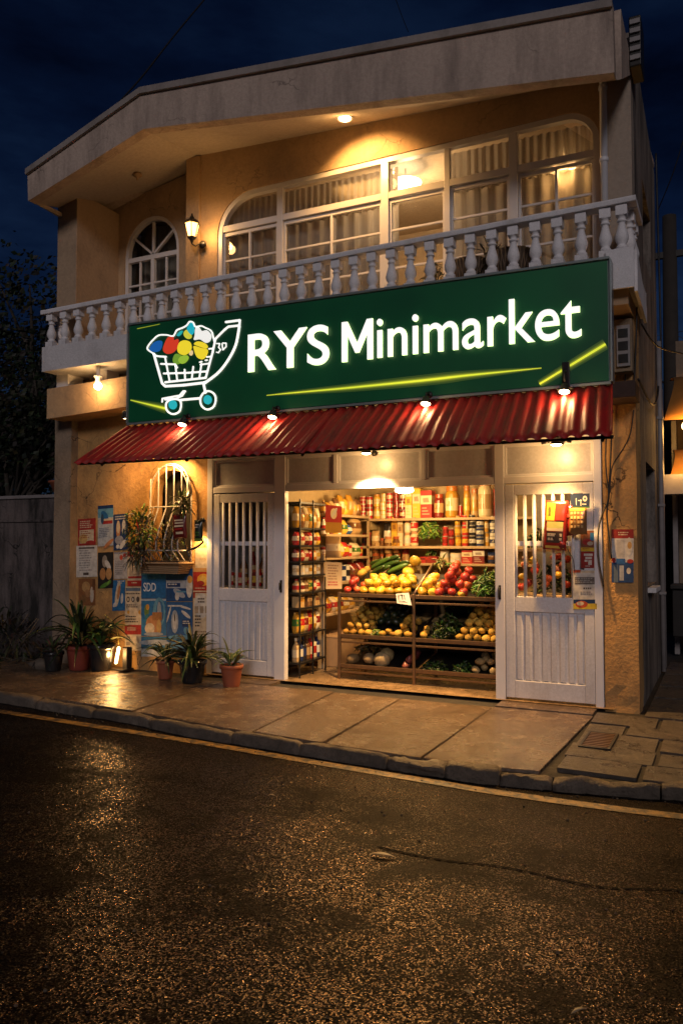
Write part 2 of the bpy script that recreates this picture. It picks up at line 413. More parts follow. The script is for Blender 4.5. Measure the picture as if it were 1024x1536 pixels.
for (a, a2), (b, b2) in zip(jx, jx[1:]):
    y0 = lambda x: kerb_y(x)+.092
    n = 5
    pts = [(lerp(a, b, t/n), y0(lerp(a, b, t/n))) for t in range(n+1)]+[(b2, 6.98), (a2, 6.98)]
    if b < -4.7:
        my = 6.25
        slab(mb, [(lerp(a, b, t/n), y0(lerp(a, b, t/n))) for t in range(n+1)]+[(b+(b2-b)*.5, my), (a+(a2-a)*.5, my)], PV+random.uniform(-.004, .003))
        slab(mb, [(a+(a2-a)*.5, my), (b+(b2-b)*.5, my), (b2, 7.3), (a2, 7.3)], PV+random.uniform(-.004, .003))
    else:
        slab(mb, pts, PV+random.uniform(-.003, .003))
for (a, b) in ((-4.75, -4.22), (-1.9, -1.03)):
    slab(mb, [(a, 6.99), (b, 6.99), (b, 7.34), (a, 7.34)], PV+.006, .001)
tag(mb.build('pavement', M['paving'], bevel=.006), 'wet worn stone slab pavement in front of the shop', 'pavement', kind='structure')
mb = MB()
random.seed(12)
y = 5.22
rows = [(5.24, 5.62), (5.62, 5.98), (5.98, 6.38), (6.38, 6.72), (6.72, 7.1), (7.1, 7.5), (7.5, 8.1), (8.1, 8.8), (8.8, 9.6), (9.6, 10.6)]
for i, (a, b) in enumerate(rows):
    x = -1.05+random.uniform(0, .05) if b < 7.2 else -.66
    while x < 2.5:
        w = random.uniform(.3, .62)
        y0 = max(a, kerb_y(x+w/2)+.095)
        if b-y0 > .1: slab(mb, [(x, y0), (x+w, y0), (x+w, b), (x, b)], PV+random.uniform(-.012, .006), .02)
        x += w+.004
tag(mb.build('alley_paving', M['paver_dark'], bevel=.006), 'dark uneven pavers at the mouth of the side alley', 'pavement', kind='structure')
# kerb stones
random.seed(5)
mb = MB()
x = -30.
while x < 20:
    w = random.choice([.42, .55, .62, .5]) if x > -2.6 else random.uniform(.6, .9)
    if -1.9 < x < -1.1: w = random.uniform(.18, .4)
    x1 = x+w-.012
    gap = random.random() < .12 and x > -2.2
    nseg = 6
    for k in range(nseg):
        pass
    vs = []; fs = []
    nu, prof = 12, [(0, RZ-.02), (-.003, RZ+.03), (.0, PV-.035), (.006, PV-.012), (.018, PV+.002), (.035, PV+.004), (.06, PV+.004), (.085, PV+.002), (.085, PV-.06)]
    dz = random.uniform(-.022, .004); dy = random.uniform(-.015, .012)
    for i in range(nu+1):
        u = lerp(x, x1, i/nu)
        for (o, z) in prof:
            nz = mnoise.noise(Vector((u*5, o*20, z*12)))+.7*mnoise.noise(Vector((u*17, o*45+3, z*40)))
            rough = .045 if x > -2.4 else .024
            e = .5 if i in (0, nu) else 1
            vs.append((u, kerb_y(u)+dy+o+nz*rough*(.7 if o < .03 else .3), (z if z < RZ else z+dz)+nz*rough*.55*(z > RZ)-(.012 if (i in (0, nu) and z > RZ) else 0)))
    m = len(prof)
    for i in range(nu):
        for j in range(m-1): fs.append((i*m+j, (i+1)*m+j, (i+1)*m+j+1, i*m+j+1))
    fs += [tuple(range(m)), tuple(nu*m+j for j in range(m-1, -1, -1))]
    mb.add(vs, fs, True)
    x += w
tag(mb.build('kerb', M['kerbstone']), 'chipped stone kerb between the road and the pavement', 'kerb', kind='structure')
# worn yellow edge line
ln = [(-40, 7.0), (-12, 5.62), (-9, 5.38), (-5.67, 5.20), (-3.75, 5.09), (-2.8, 5.0), (-1.79, 4.92), (-1.2, 4.88), (-.25, 4.91), (1, 5.1), (8, 6)]
def crom(pts, n=8):
    out = []
    for i in range(len(pts)-1):
        p0, p1, p2, p3 = [Vector(pts[max(0, min(len(pts)-1, i+k))]) for k in (-1, 0, 1, 2)]
        for k in range(n):
            t = k/n
            out.append(.5*((2*p1)+(-p0+p2)*t+(2*p0-5*p1+4*p2-p3)*t*t+(-p0+3*p1-3*p2+p3)*t**3))
    out.append(Vector(pts[-1])); return out
mb = MB(); c = crom(ln, 10)
for p, q in zip(c, c[1:]):
    mb.quad((p.x, p.y-.07, RZ+.004), (q.x, q.y-.07, RZ+.004), (q.x, q.y+.03, RZ+.004), (p.x, p.y+.03, RZ+.004))
tag(mb.build('yellow_line', M['yellow']), 'worn yellow line painted on the road beside the kerb', 'road marking', kind='structure')
mb = MB()
random.seed(9)
c = crom([(-1.62, 3.74), (-1.3, 3.72), (-.95, 3.77), (-.55, 3.74), (-.2, 3.86), (.25, 3.84)], 12)
for i, (p, q) in enumerate(zip(c, c[1:])):
    w = .005+.006*abs(math.sin(i*1.7))
    mb.quad((p.x, p.y-w, RZ+.004), (q.x, q.y-w, RZ+.004), (q.x, q.y+w*.4, RZ+.004), (p.x, p.y+w*.4, RZ+.004))
tag(mb.build('road_crack', simple('crack_tar', (.004, .004, .004), .9, 0, .2, 14, 0, .1)), 'thin dark crack running across the asphalt on the right', 'crack', kind='structure')
# loose grit on the road
mb = MB(); random.seed(21)
for i in range(420):
    x, y = random.uniform(-5.5, .6), random.uniform(1.8, 5.0)
    if random.random() < .3: y = kerb_y(x)-abs(random.gauss(0, .08))-.02
    r = random.uniform(.003, .009)
    g = random.uniform(.05, .22)
    mb.col = (g, g*.85, g*.7)
    mb.ball((x, y, RZ+r*.5), r, r*random.uniform(.6, 1), r*.7, 6, 4, .4, i)
tag(mb.build('gravel', M['potato']), 'loose grit and pebbles scattered over the wet road', 'gravel', kind='stuff')
# fallen leaves
def fallen(px, py, L, a, label, colr):
    p = PZ_(px, py, RZ); mb = MB(); mb.col = colr
    n = 8; vs = []
    for i in range(n+1):
        t = i/n; w = math.sin(PI*t**.8)*L*.12; z = .005+.006*math.sin(PI*t)+.004*t
        vs += [(L*(t-.5), -w, z+w*.25), (L*(t-.5), 0, z), (L*(t-.5), w, z+w*.25)]
    fs = [(i*3+j, i*3+3+j, i*3+4+j, i*3+1+j) for i in range(n) for j in (0, 1)]
    R = Matrix.Rotation(a, 4, 'Z')
    mb.T = Matrix.Translation((p.x, p.y, RZ)) @ R
    mb.add(vs, fs, True)
    tag(mb.build('dry_leaf', M['leaf'], solid=.002), label, 'leaf', 'dry leaves fallen on the road')
fallen(573, 1286, .13, .1, 'pale dry leaf lying in the middle of the wet road by the crack', (.30, .22, .14))
fallen(868, 1521, .06, .8, 'pale dry leaf at the bottom edge of the road', (.28, .22, .16))
fallen(702, 1493, .05, -.6, 'small tan leaf on the road near the bottom', (.26, .2, .14))
fallen(793, 1454, .045, .3, 'small brown leaf on the road below the crack', (.2, .15, .1))
fallen(407, 1196, .05, .3, 'small pale leaf on the road near the yellow line', (.28, .22, .15))
# drain grate
gx0, gx1, gy0, gy1 = -.98, -.76, 5.86, 6.36
mb = MB()
t = thing('drain_grate', 'dark iron drain grate set in the pavers by the wall corner', 'drain', (-.87, 6.1, PV))
mb.box(gx0, gx1, gy0, gy0+.025, PV, PV+.012); mb.box(gx0, gx1, gy1-.025, gy1, PV, PV+.012)
mb.box(gx0, gx0+.02, gy0+.025, gy1-.025, PV, PV+.012); mb.box(gx1-.02, gx1, gy0+.025, gy1-.025, PV, PV+.012)
mb.build('frame', M['dark_metal'], t, .002)
mb = MB()
for i in range(9):
    y = gy0+.05+i*.05; mb.box(gx0+.02, gx1-.02, y, y+.022, PV-.004, PV+.009)
mb.build('bars', M['steel_brown'], t)
# ------------------------------------------------------------------ the building
BLD = thing('shop_building', 'two storey cream and ochre shop building with balcony and green sign', 'building', (-4, 8, 0))
def arc(cx, cz, rx, rz, a0, a1, n=10):
    return [(cx+rx*math.cos(lerp(a0, a1, i/n)), cz+rz*math.sin(lerp(a0, a1, i/n))) for i in range(n+1)]
# lower front wall with the arched opening
XL, XR = -7.42, -.70
awin = [(-5.99, 1.36), (-5.44, 1.36)]+arc(-5.715, 2.16, .275, .26, 0, PI, 14)
mb = MB(); mb.prism([(-7.2, -.05), (-5.215, -.05), (-5.215, 2.56), (-5.215, 3.6), (-7.2, 3.6)], YF, YF+.16, XZ, [awin])
mb.build('lower_wall', M['plaster_low'], BLD)
mb = MB(); mb.box(-5.215, -.99, YF, YF+.14, 2.56, 3.66); mb.build('lintel_wall', M['plaster_low'], BLD)
mb = MB(); mb.box(-5.95, -5.48, YF+.16, YF+.6, 1.36, 2.45); mb.build('window_recess', simple('dark_recess', (.02, .017, .014), .8), BLD)
# left pillar and right pillar, rough plastered foot
def rough_col(x0, x1, y0, y1, z0, z1, amp, mat, name):
    mb = MB(); nz = 40; per = []
    st = .09
    def side(a, b):
        n = max(2, int((Vector(b)-Vector(a)).length/st)); return [Vector(a).lerp(Vector(b), i/n) for i in range(n)]
    per = side((x0, y0), (x1, y0))+side((x1, y0), (x1, y1))+side((x1, y1), (x0, y1))+side((x0, y1), (x0, y0))
    vs = []; m = len(per); cx, cy = (x0+x1)/2, (y0+y1)/2
    for i in range(nz+1):
        z = lerp(z0, z1, i/nz)
        for p in per:
            k = mnoise.noise(Vector((p.x*6, p.y*6, z*4)))*amp
            k += max(0, .5-z)*.03*mnoise.noise(Vector((p.x*14, p.y*14, z*12)))
            d = Vector((p.x-cx, p.y-cy)); d.normalize()
            vs.append((p.x+d.x*k, p.y+d.y*k, z))
    fs = [(i*m+k, i*m+(k+1) % m, (i+1)*m+(k+1) % m, (i+1)*m+k) for i in range(nz) for k in range(m)]
    mb.add(vs, fs+[tuple(range(m-1, -1, -1)), tuple(nz*m+k for k in range(m))])
    return mb.build(name, mat, BLD)
rough_col(-7.44, -7.17, 7.22, 7.6, -.02, 3.1, .004, plaster('pillar_plaster', (.30, .22, .15), (.07, .05, .035), .7, 1.2, .6, .85, False, (.46, .68), 1.), 'pillar')
rough_col(-.985, -.70, 7.31, 7.7, -.02, 3.66, .008, M['plaster_low'], 'pillar')
# side wall along the alley
op1 = [(8.22, 1.16), (9.3, 1.16), (9.3, 2.38), (8.22, 2.38)]
op2 = [(8.3, 4.45), (9.2, 4.45), (9.2, 5.12), (8.3, 5.22)]
mb = MB(); mb.prism([(7.68, -.02), (9.9, -.02), (9.9, 5.95), (7.502, 6.25), (7.502, 3.67), (7.68, 3.67)], -.86, -.70, YZ, [op1, op2]); mb.build('side_wall', M['plaster_side'], BLD)
mb = MB(); mb.box(-1.05, -.87, 8.15, 9.4, 1.1, 2.45); mb.box(-1.05, -.87, 8.2, 9.3, 4.4, 5.3); mb.build('side_recess', M['black'], BLD)
mb = MB(); mb.box(-.70, -.62, 8.2, 8.75, 1.10, 1.15); mb.build('window_sill', M['slab_paint'], BLD, .006)
# closing shell so that light stays in
mb = MB(); mb.box(-7.4, -.87, 9.91, 10.0, 0, 5.9); mb.box(-7.42, -7.28, 7.75, 10.3, 0, 5.85); mb.build('rear_wall', M['plaster_side'], BLD)
# left beam under the balcony with short posts
mb = MB()
a = [P(70, 583, 6.95), P(70, 629, 6.95), P(240, 600, 6.95), P(240, 557, 6.95)]
mb.prism([(-7.3, 3.07), (-5.3, 3.16), (-5.3, 3.50), (-7.3, 3.43)], 6.95, 7.33, XZ); mb.build('beam', M['plaster_up'], BLD, .012)
for bx_ in ((-7.20, -7.02, 7.0, 7.25, 3.43, 3.62), (-6.62, -6.46, 7.05, 7.25, 3.45, 3.62)):
    mb = MB(); mb.box(*bx_); mb.build('beam_post', M['white_plaster'], BLD)
# balcony slab
def zt(x): return 3.88+(x+7.19)*.06/6.5
def zb(x): return 3.59+(x+7.19)*.11/6.5
mb = MB()
mb.prism([(-7.19, zb(-7.19)), (-.645, zb(-.645)), (-.645, zt(-.645)), (-7.19, zt(-7.19))], 6.76, 7.9, XZ); BAL = mb.build('balcony', M['slab_paint'], BLD, .012)
mb = MB(); mb.prism([(-1.1, 3.56), (-.70, 3.56), (-.70, 3.69), (-1.1, 3.69)], 6.86, 7.33, XZ); mb.build('slab_underside', M['planter'], BLD)
# upper walls
mainwin = [(-5.24, 3.98), (-.995, 3.98), (-.995, 5.32)]+arc(-1.30, 5.32, .305, .31, 0, PI/2, 8)[1:]+[(-4.75, 5.60)]+arc(-4.75, 5.13, .49, .47, PI/2, PI, 10)[1:]
mb = MB(); mb.prism([(-5.66, 3.85), (-.86, 3.85), (-.86, 5.95), (-5.66, 6.16)], 7.5, 7.62, XZ, [mainwin]); mb.build('upper_wall', M['plaster_up'], BLD)
mb = MB(); mb.box(-5.66, -5.47, 7.46, 7.5, 3.85, 6.12); mb.build('wall_pilaster', M['plaster_up'], BLD, .004)
mb = MB(); mb.box(-.93, -.702, 7.33, 7.502, 3.66, 6.1); mb.build('corner_pilaster', plaster('corner_plaster', (.36, .29, .23), (.1, .08, .07), .5), BLD, .004)
# recessed wall on the left with arched window
lw = [(-6.83, 3.98), (-5.98, 3.98), (-5.98, 5.2)]+arc(-6.405, 5.22, .425, .46, 0, PI, 16)[1:-1]+[(-6.83, 5.2)]
mb = MB(); mb.prism([(-7.3, 3.85), (-5.66, 3.85), (-5.66, 6.14), (-7.3, 5.86)], 7.75, 7.87, XZ, [lw]); mb.build('upper_wall', M['plaster_up'], BLD)
mb = MB(); mb.box(-5.66, -5.6, 7.5, 7.87, 3.85, 6.12); mb.build('wall_return', M['plaster_up'], BLD)
mb = MB(); mb.box(-7.24, -6.93, 7.02, 7.75, 3.85, 5.8); mb.build('upper_pillar', plaster('upper_pillar_plaster', (.40, .28, .18), (.1, .07, .05), .5), BLD, .006)
# roof: fascia band and soffit (low gable with its ridge left of centre)
fa = [P(41, 256, 6.5), P(212, 134, 6.5), P(918, 2, 6.5)]
fb = [P(42, 301, 6.5), P(215, 193, 6.5), P(921, 108, 6.5)]
fa = [(p.x, p.z) for p in fa]; fb = [(p.x, p.z) for p in fb]
out = [fb[0], fb[1], fb[2], fa[2], fa[1], fa[0]]
mb = MB(); mb.prism(out, 6.5, 6.62, XZ); RF = mb.build('roof', M['fascia'], BLD, .008)
cap = [fa[0], fa[1], fa[2]]
mb = MB()
for (a, b) in zip(cap, cap[1:]):
    mb.prism([(a[0], a[1]-.055), (b[0], b[1]-.055), (b[0], b[1]+.012), (a[0], a[1]+.012)], 6.465, 6.6, XZ)
mb.build('coping', plaster('coping_paint', (.30, .26, .24), (.08, .07, .06), .6), RF, .006)
mb = MB()
wl = [(-7.3, 5.86), (-5.52, 6.14), (-.70, 5.87)]
n = 10
def srf(k0, k1):
    vs = []
    for i in range(n+1):
        t = i/n
        f0 = Vector((lerp(fb[k0][0], fb[k1][0], t), 6.62, lerp(fb[k0][1], fb[k1][1], t)+.012))
        slope = (wl[1][1]-fb[1][1])/.88
        w0 = Vector((lerp(wl[k0][0], wl[k1][0], t), 7.5 if k0 else 7.75, lerp(wl[k0][1], wl[k1][1]+(0 if k0 else slope*.25), t)))
        if k0 == 0: w0.x = lerp(wl[0][0], fb[1][0]+(wl[1][0]-fb[1][0])*1.13/.88, t)
        d = (w0-f0)
        vs += [f0, w0, w0+d*.35]
    mb.add(vs, [(i*3+j, i*3+3+j, i*3+4+j, i*3+1+j) for i in range(n) for j in (0, 1)], True)
srf(0, 1); srf(1, 2)
mb.build('soffit', M['soffit'], RF)
mb = MB()   # roof deck behind the fascia
e = [(-7.4, 5.75), (-5.6, 6.3), (-.72, 6.0)]
top = [(fa[0][0]+.01, fa[0][1]-.08), (fa[1][0], fa[1][1]-.08), (fa[2][0]-.01, fa[2][1]-.08)]
mb.add([(top[0][0], 6.62, top[0][1]), (top[1][0], 6.62, top[1][1]), (top[2][0], 6.62, top[2][1]), (-7.4, 9.95, 6.0), (-5.5, 9.95, 6.45), (-.7, 9.95, 6.1)], [(0, 1, 4, 3), (1, 2, 5, 4)])
mb.build('roof_deck', M['fascia'], RF, solid=.05)
mb = MB(); mb.prism([(fb[0][0], 6.62), (fb[0][0], 7.75), (-7.3, 7.75)], fb[0][1]+.01, fb[0][1]+.06, XY)
mb.build('roof_gusset', M['soffit'], RF)
mb = MB()   # right end return of the fascia
z0, z1 = fb[2][1], fa[2][1]
mb.prism([(6.62, z0), (7.33, z0+.42), (7.33, z1), (6.62, z1)], -.80, -.70, YZ); mb.build('fascia_return', M['fascia'], RF)
# vent box at the roof corner
t = thing('roof_vent', 'small dark louvred vent box at the roof corner by the alley', 'vent', (-.66, 7.35, 5.95))
mb = MB(); mb.box(-.70, -.60, 7.2, 7.5, 5.75, 6.2); mb.build('housing', M['dark_metal'], t, .01)
mb = MB()
for i in range(5): mb.box(-.69, -.605, 7.18, 7.2, 5.8+i*.08, 5.84+i*.08)
mb.build('louvres', M['pipe'], t)
# downpipe
mb = MB(); mb.tube([(-.93, 7.27, 3.9), (-.93, 7.27, 5.72), (-.93, 7.2, 5.80), (-.93, 7.1, 5.84)], .032, 12)
for z in (4.3, 5.0, 5.66): mb.lathe([(.038, -.02), (.04, 0), (.038, .02)], (-.93, 7.27, z), 12)
mb.build('downpipe', M['white_metal'], BLD)
# balustrade
def zr(x): return 4.32+(x+7.19)*.10/6.52
yb = 6.82
mb = MB()
n = 60; vs = []; fs = []
pr = [(-.07, -.05), (.07, -.05), (.075, -.015), (.07, .0), (-.07, .0), (-.075, -.015)]
for i in range(n+1):
    x = lerp(-7.215, -.62, i/n)
    for (dy, dz) in pr:
        k = mnoise.noise(Vector((x*3, dy*9, dz*9)))*.006
        vs.append((x, yb+dy+k, zr(x)+dz+k))
m = len(pr)
for i in range(n):
    for j in range(m): fs.append((i*m+j, (i+1)*m+j, (i+1)*m+(j+1) % m, i*m+(j+1) % m))
mb.add(vs, fs+[tuple(range(m)), tuple(n*m+j for j in range(m-1, -1, -1))])
mb.box(-.76, -.62, yb+.075, 7.32, zr(-.7)-.05, zr(-.7)-.002)
mb.box(-7.215, -7.08, yb+.075, 7.0, zr(-7.1)-.05, zr(-7.1)-.002)
mb.build('handrail', M['white_plaster'], BAL, .006)
mb = MB()
mb.box(-.052, .052, -.052, .052, -.03, .065)
mb.lathe([(.040, .065), (.046, .075), (.046, .088), (.034, .098), (.036, .108), (.052, .14), (.055, .165), (.050, .19), (.036, .24), (.028, .275), (.028, .285), (.040, .292), (.040, .304), (.030, .312), (.034, .328), (.048, .338)], (0, 0, 0), 14)
mb.box(-.046, .046, -.046, .046, .338, .42)
b0 = mb.build('baluster', M['white_plaster'], BAL, .004, local=True)
bx = []
bk = [(77, -7.1), (180, -6.06)]
xs = [-7.10+.2075*i for i in range(6)]
x = xs[-1]; tgt = -.87
k = 27
xs += [lerp(xs[-1], -.87, (i+1)/k) for i in range(k)]
xs.append(-.74)
first = True
OFFB = WORLD[BAL.name]
def putb(x, y):
    global first
    o = b0 if first else b0.copy()
    if not first: COL.objects.link(o)
    first = False
    h = zr(x)-.052-zt(x)
    o.location = Vector((x, y, zt(x)+.0))-OFFB; o.rotation_euler = (random.uniform(-.012, .012), random.uniform(-.014, .014), random.uniform(-.08, .08)); o.scale = (1, 1, h/.42); o.parent = BAL
for x in xs: putb(x, yb)
for y in (6.99, 7.14, 7.27): putb(-.70, y)
for y in (6.97,): putb(-7.12, y)
mb = MB(); mb.prism([(-.86, 3.66), (-.64, 3.66), (-.64, 3.99), (-.86, 3.99)], 6.735, 6.76, XZ); mb.build('plinth_block', M['white_plaster'], BAL, .008)
mb = MB(); mb.prism([(6.80, 3.64), (7.63, 3.58), (7.63, 3.72), (6.80, 3.98)], -.645, -.62, YZ); mb.build('slab_edge', M['white_plaster'], BAL, .004)
# ------------------------------------------------------------------ upper windows
def bar(mb, x0, x1, z0, z1, y=7.53, d=.05): mb.box(x0, x1, y, y+d, z0, z1)
W = None
mb = MB()
# outline tube frame
loop = [(u, 7.545, v) for u, v in mainwin]
def inset_ring(mb, loop, wd, y0, y1):
    c = [Vector((p[0], p[1])) for p in loop]; m = len(c); inn = []
    for i in range(m):
        a = (c[i]-c[i-1]); b = (c[(i+1) % m]-c[i])
        a = a.normalized() if a.length > 1e-9 else b.normalized(); b = b.normalized() if b.length > 1e-9 else a
        na = Vector((-a.y, a.x)); nb = Vector((-b.y, b.x)); nn = (na+nb)
        nn = nn.normalized()*(wd/max(.4, nn.normalized().dot(na))); inn.append(c[i]+nn)
    mb.prism([tuple(p) for p in c], y0, y1, XZ, [[tuple(p) for p in inn]])
inset_ring(mb, mainwin, .055, 7.515, 7.585)
for x, w in ((-4.42, .075), (-3.155, .085), (-2.475, .06), (-1.805, .085)): bar(mb, x-w/2, x+w/2, 3.99, 5.585, 7.52, .06)
xs_ = [-5.19, -4.457, -3.2, -2.505, -1.85]; xe = [-4.457, -3.1975, -2.505, -1.8475, -1.045]
for a, b in zip([-5.19, -4.3825, -3.1125, -2.445, -1.7625], [-4.4575, -3.1975, -2.505, -1.8475, -1.05]):
    bar(mb, a, b, 5.175, 5.245, 7.522, .055)
WIN = mb.build('window', M['alu'], BLD, .004)
mb = MB()   # sliding sashes behind: thin bars
def sash(a, b, mids, z0=4.0, z1=5.165):
    y = 7.548
    mb.box(a, a+.022, y, y+.03, z0, z1); mb.box(b-.022, b, y, y+.03, z0, z1); mb.box(a+.022, b-.022, y, y+.03, z1-.035, z1)
    for z in (4.84, 4.44): mb.box(a+.022, b-.022, y+.004, y+.026, z-.011, z+.011)
    for mx in mids: mb.box(mx-.012, mx+.012, y-.002, y+.032, z0, z1-.035)
sash(-5.185, -4.46, (-4.83,)); sash(-4.38, -3.2, (-3.79,)); sash(-3.11, -2.507, ()); sash(-2.443, -1.85, ()); sash(-1.76, -1.053, (-1.40,))
mb.build('sash_frame', M['alu'], WIN, .002)
mb = MB(); mb.prism([(-5.2, 4.0), (-1.03, 4.0), (-1.03, 5.3), (-1.35, 5.585), (-4.75, 5.57), (-5.1, 5.4), (-5.2, 5.1)], 7.589, 7.593, XZ); mb.build('pane', M['glass'], WIN)
# left arched window
mb = MB(); inset_ring(mb, lw, .045, 7.765, 7.83)
mb.box(-6.785, -6.025, 7.77, 7.825, 5.14, 5.20)
mb.box(-6.43, -6.38, 7.77, 7.825, 3.99, 5.14)
c0 = Vector((-6.405, 5.2))
for a in (40, 90, 140):
    d = Vector((math.cos(math.radians(a)), math.sin(math.radians(a)))); q = Vector((-d.y, d.x))*.013
    L = .415
    p = [c0+q, c0-q, c0+d*L-q, c0+d*L+q]; mb.prism([tuple(v) for v in p], 7.78, 7.815, XZ)
for x in (-6.61, -6.2): mb.box(x-.012, x+.012, 7.782, 7.812, 3.99, 5.14)
for z in (4.84, 4.44):
    for a, b in ((-6.785, -6.43), (-6.38, -6.025)): mb.box(a, b, 7.78, 7.81, z-.012, z+.012)
w2 = mb.build('window', M['alu'], BLD, .003)
mb = MB(); mb.prism([(u*.985-.096, v) for u, v in lw], 7.835, 7.839, XZ); mb.build('pane', M['glass'], w2)
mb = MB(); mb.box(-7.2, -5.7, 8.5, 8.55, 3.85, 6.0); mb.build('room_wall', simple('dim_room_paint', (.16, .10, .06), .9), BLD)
# room behind the long window
mb = MB()
mb.box(-5.6, -.9, 9.8, 9.9, 3.85, 5.9); mb.box(-5.6, -5.5, 7.9, 9.8, 3.85, 5.9); mb.build('room_wall', M['room'], BLD)
mb = MB(); mb.box(-5.6, -.88, 7.63, 9.9, 5.72, 5.80); mb.build('room_ceiling', M['room'], BLD)
mb = MB(); mb.box(-7.2, -.88, 7.9, 9.9, 3.78, 3.85); mb.build('room_floor', M['shop_floor'], BLD)
# curtains
def curtain(x0, x1, z0, z1, y, label, name='curtain', fold=.085, amp=.022, seed=0, group='curtains behind the long upper window'):
    random.seed(seed); mb = MB(); n = int((x1-x0)/.012); nz = 10; vs = []
    ph = random.uniform(0, 6)
    for i in range(n+1):
        x = lerp(x0, x1, i/n)
        for j in range(nz+1):
            z = lerp(z0, z1, j/nz); top = j/nz
            f = math.sin(x*2*PI/fold+ph+1.3*mnoise.noise(Vector((x*3, seed, z*.5))))+.5*mnoise.noise(Vector((x*14, seed+3, z*.7)))
            vs.append((x, y+amp*f*(1-.35*top), z))
    m = nz+1
    mb.add(vs, [(i*m+j, (i+1)*m+j, (i+1)*m+j+1, i*m+j+1) for i in range(n) for j in range(nz)], True)
    return tag(mb.build(name, M['curtain']), label, 'curtain', group)
curtain(-5.22, -3.06, 3.9, 5.19, 7.70, 'long beige curtain behind the left half of the long upper window', fold=.15, amp=.028, seed=1)
curtain(-5.22, -3.06, 5.15, 5.56, 7.665, 'gathered beige valance over the left curtain of the upper window', fold=.075, amp=.016, seed=2)
curtain(-2.49, -.93, 3.9, 5.19, 7.70, 'long beige curtain behind the right part of the long upper window', fold=.15, amp=.03, seed=3)
curtain(-2.49, -.93, 5.15, 5.57, 7.665, 'gathered beige valance over the right curtain of the upper window', fold=.08, amp=.018, seed=4)
curtain(-6.86, -5.95, 3.9, 5.7, 8.1, 'dim drawn curtain behind the small arched upper window', fold=.2, amp=.035, seed=6, group=None)
# ------------------------------------------------------------------ sign
YS = 6.58
SG = thing('shop_sign', 'long green lit shop sign reading RYS Minimarket with shopping cart logo', 'sign', (-3.25, YS, 3.38))
c4 = [P(193, 488, YS), P(912, 388, YS), P(916, 572, YS), P(193, 635, YS)]
sx0, sx1 = c4[0].x, (c4[1].x+c4[2].x)/2
def sgz(x, top):
    t = (x-sx0)/(sx1-sx0); return lerp(c4[0].z, c4[1].z, t) if top else lerp(c4[3].z, c4[2].z, t)
mb = MB(); e = .012
mb.prism([(sx0, sgz(sx0, 0)), (sx1, sgz(sx1, 0)), (sx1, sgz(sx1, 1)), (sx0, sgz(sx0, 1))], YS+.012, YS+.11, XZ)
mb.build('sign_box', simple('sign_frame_grey', (.22, .25, .26), .4, .3), SG)
mb = MB(); mb.prism([(sx0+e, sgz(sx0, 0)+e), (sx1-e, sgz(sx1, 0)+e), (sx1-e, sgz(sx1, 1)-e), (sx0+e, sgz(sx0, 1)-e)], YS, YS+.012, XZ)
mb.build('sign_face', M['sign_face'], SG)
mb = MB()
for i in range(2):
    z = (lambda x: sgz(x, i))
    w = .02
    mb.prism([(sx0-.004, z(sx0)-w*(i == 0)), (sx1+.004, z(sx1)-w*(i == 0)), (sx1+.004, z(sx1)+w*(i == 1)-.0), (sx0-.004, z(sx0)+w*(i == 1))] if i == 0 else
             [(sx0-.004, z(sx0)), (sx1+.004, z(sx1)), (sx1+.004, z(sx1)+w), (sx0-.004, z(sx0)+w)], YS-.012, YS+.115, XZ)
mb.box(sx0-.016, sx0-.001, YS-.012, YS+.115, sgz(sx0, 0), sgz(sx0, 1)); mb.box(sx1+.001, sx1+.018, YS-.012, YS+.115, sgz(sx1, 0), sgz(sx1, 1))
mb.build('sign_frame', simple('sign_trim', (.26, .30, .30), .35, .5), SG, .003)
def textmesh(s, offset=.0, extrude=.012, space=1.):
    cu = bpy.data.curves.new('t', 'FONT'); cu.body = s; cu.size = 1; cu.offset = offset; cu.extrude = extrude; cu.space_character = space
    o = bpy.data.objects.new('t', cu); COL.objects.link(o)
    dg = bpy.context.evaluated_depsgraph_get()
    me = bpy.data.meshes.new_from_object(o.evaluated_get(dg)); bpy.data.objects.remove(o); return me
def lettering(s, x0, x1, zbase, zcap, capref, y, parent, name='lettering', mats=None, depth=.03, offset=.014, space=1., shear=0.):
    me = textmesh(s, offset, 1., space)
    co = np.empty(len(me.vertices)*3); me.vertices.foreach_get('co', co); co = co.reshape(-1, 3)
    mnx, mxx = co[:, 0].min(), co[:, 0].max()
    ref = textmesh(capref, offset, 1.); rc = np.empty(len(ref.vertices)*3); ref.vertices.foreach_get('co', rc); rc = rc.reshape(-1, 3)
    cz0, cz1 = rc[:, 1].min(), rc[:, 1].max()
    X = x0+(co[:, 0]-mnx)/(mxx-mnx)*(x1-x0)
    Z = zbase+(co[:, 1]-cz0)/(cz1-cz0)*(zcap-zbase)+shear*(X-x0)
    Yv = y-(co[:, 2]+1)/2*depth
    off = WORLD[parent.name]
    out = np.stack([X-off.x, Yv-off.y, Z-off.z], 1)
    me.vertices.foreach_set('co', out.reshape(-1)); me.name = name
    me.materials.clear()
    for q in mats or [M['letter'], M['letter_edge']]: me.materials.append(q)
    bm = bmesh.new(); bm.from_mesh(me); bmesh.ops.recalc_face_normals(bm, faces=bm.faces)
    for f in bm.faces: f.material_index = 0 if abs(f.normal.y) > .7 else 1; f.smooth = False
    bm.to_mesh(me); bm.free()
    o = bpy.data.objects.new(name, me); COL.objects.link(o); o.parent = parent; WORLD[o.name] = off
    return o
lettering('RYS', -4.205, -3.315, 3.262, 3.632, 'RY', YS-.012, SG, depth=.022, offset=.010)
a, b_ = P(514.5, 540, YS).x, P(560.5, 540, YS).x
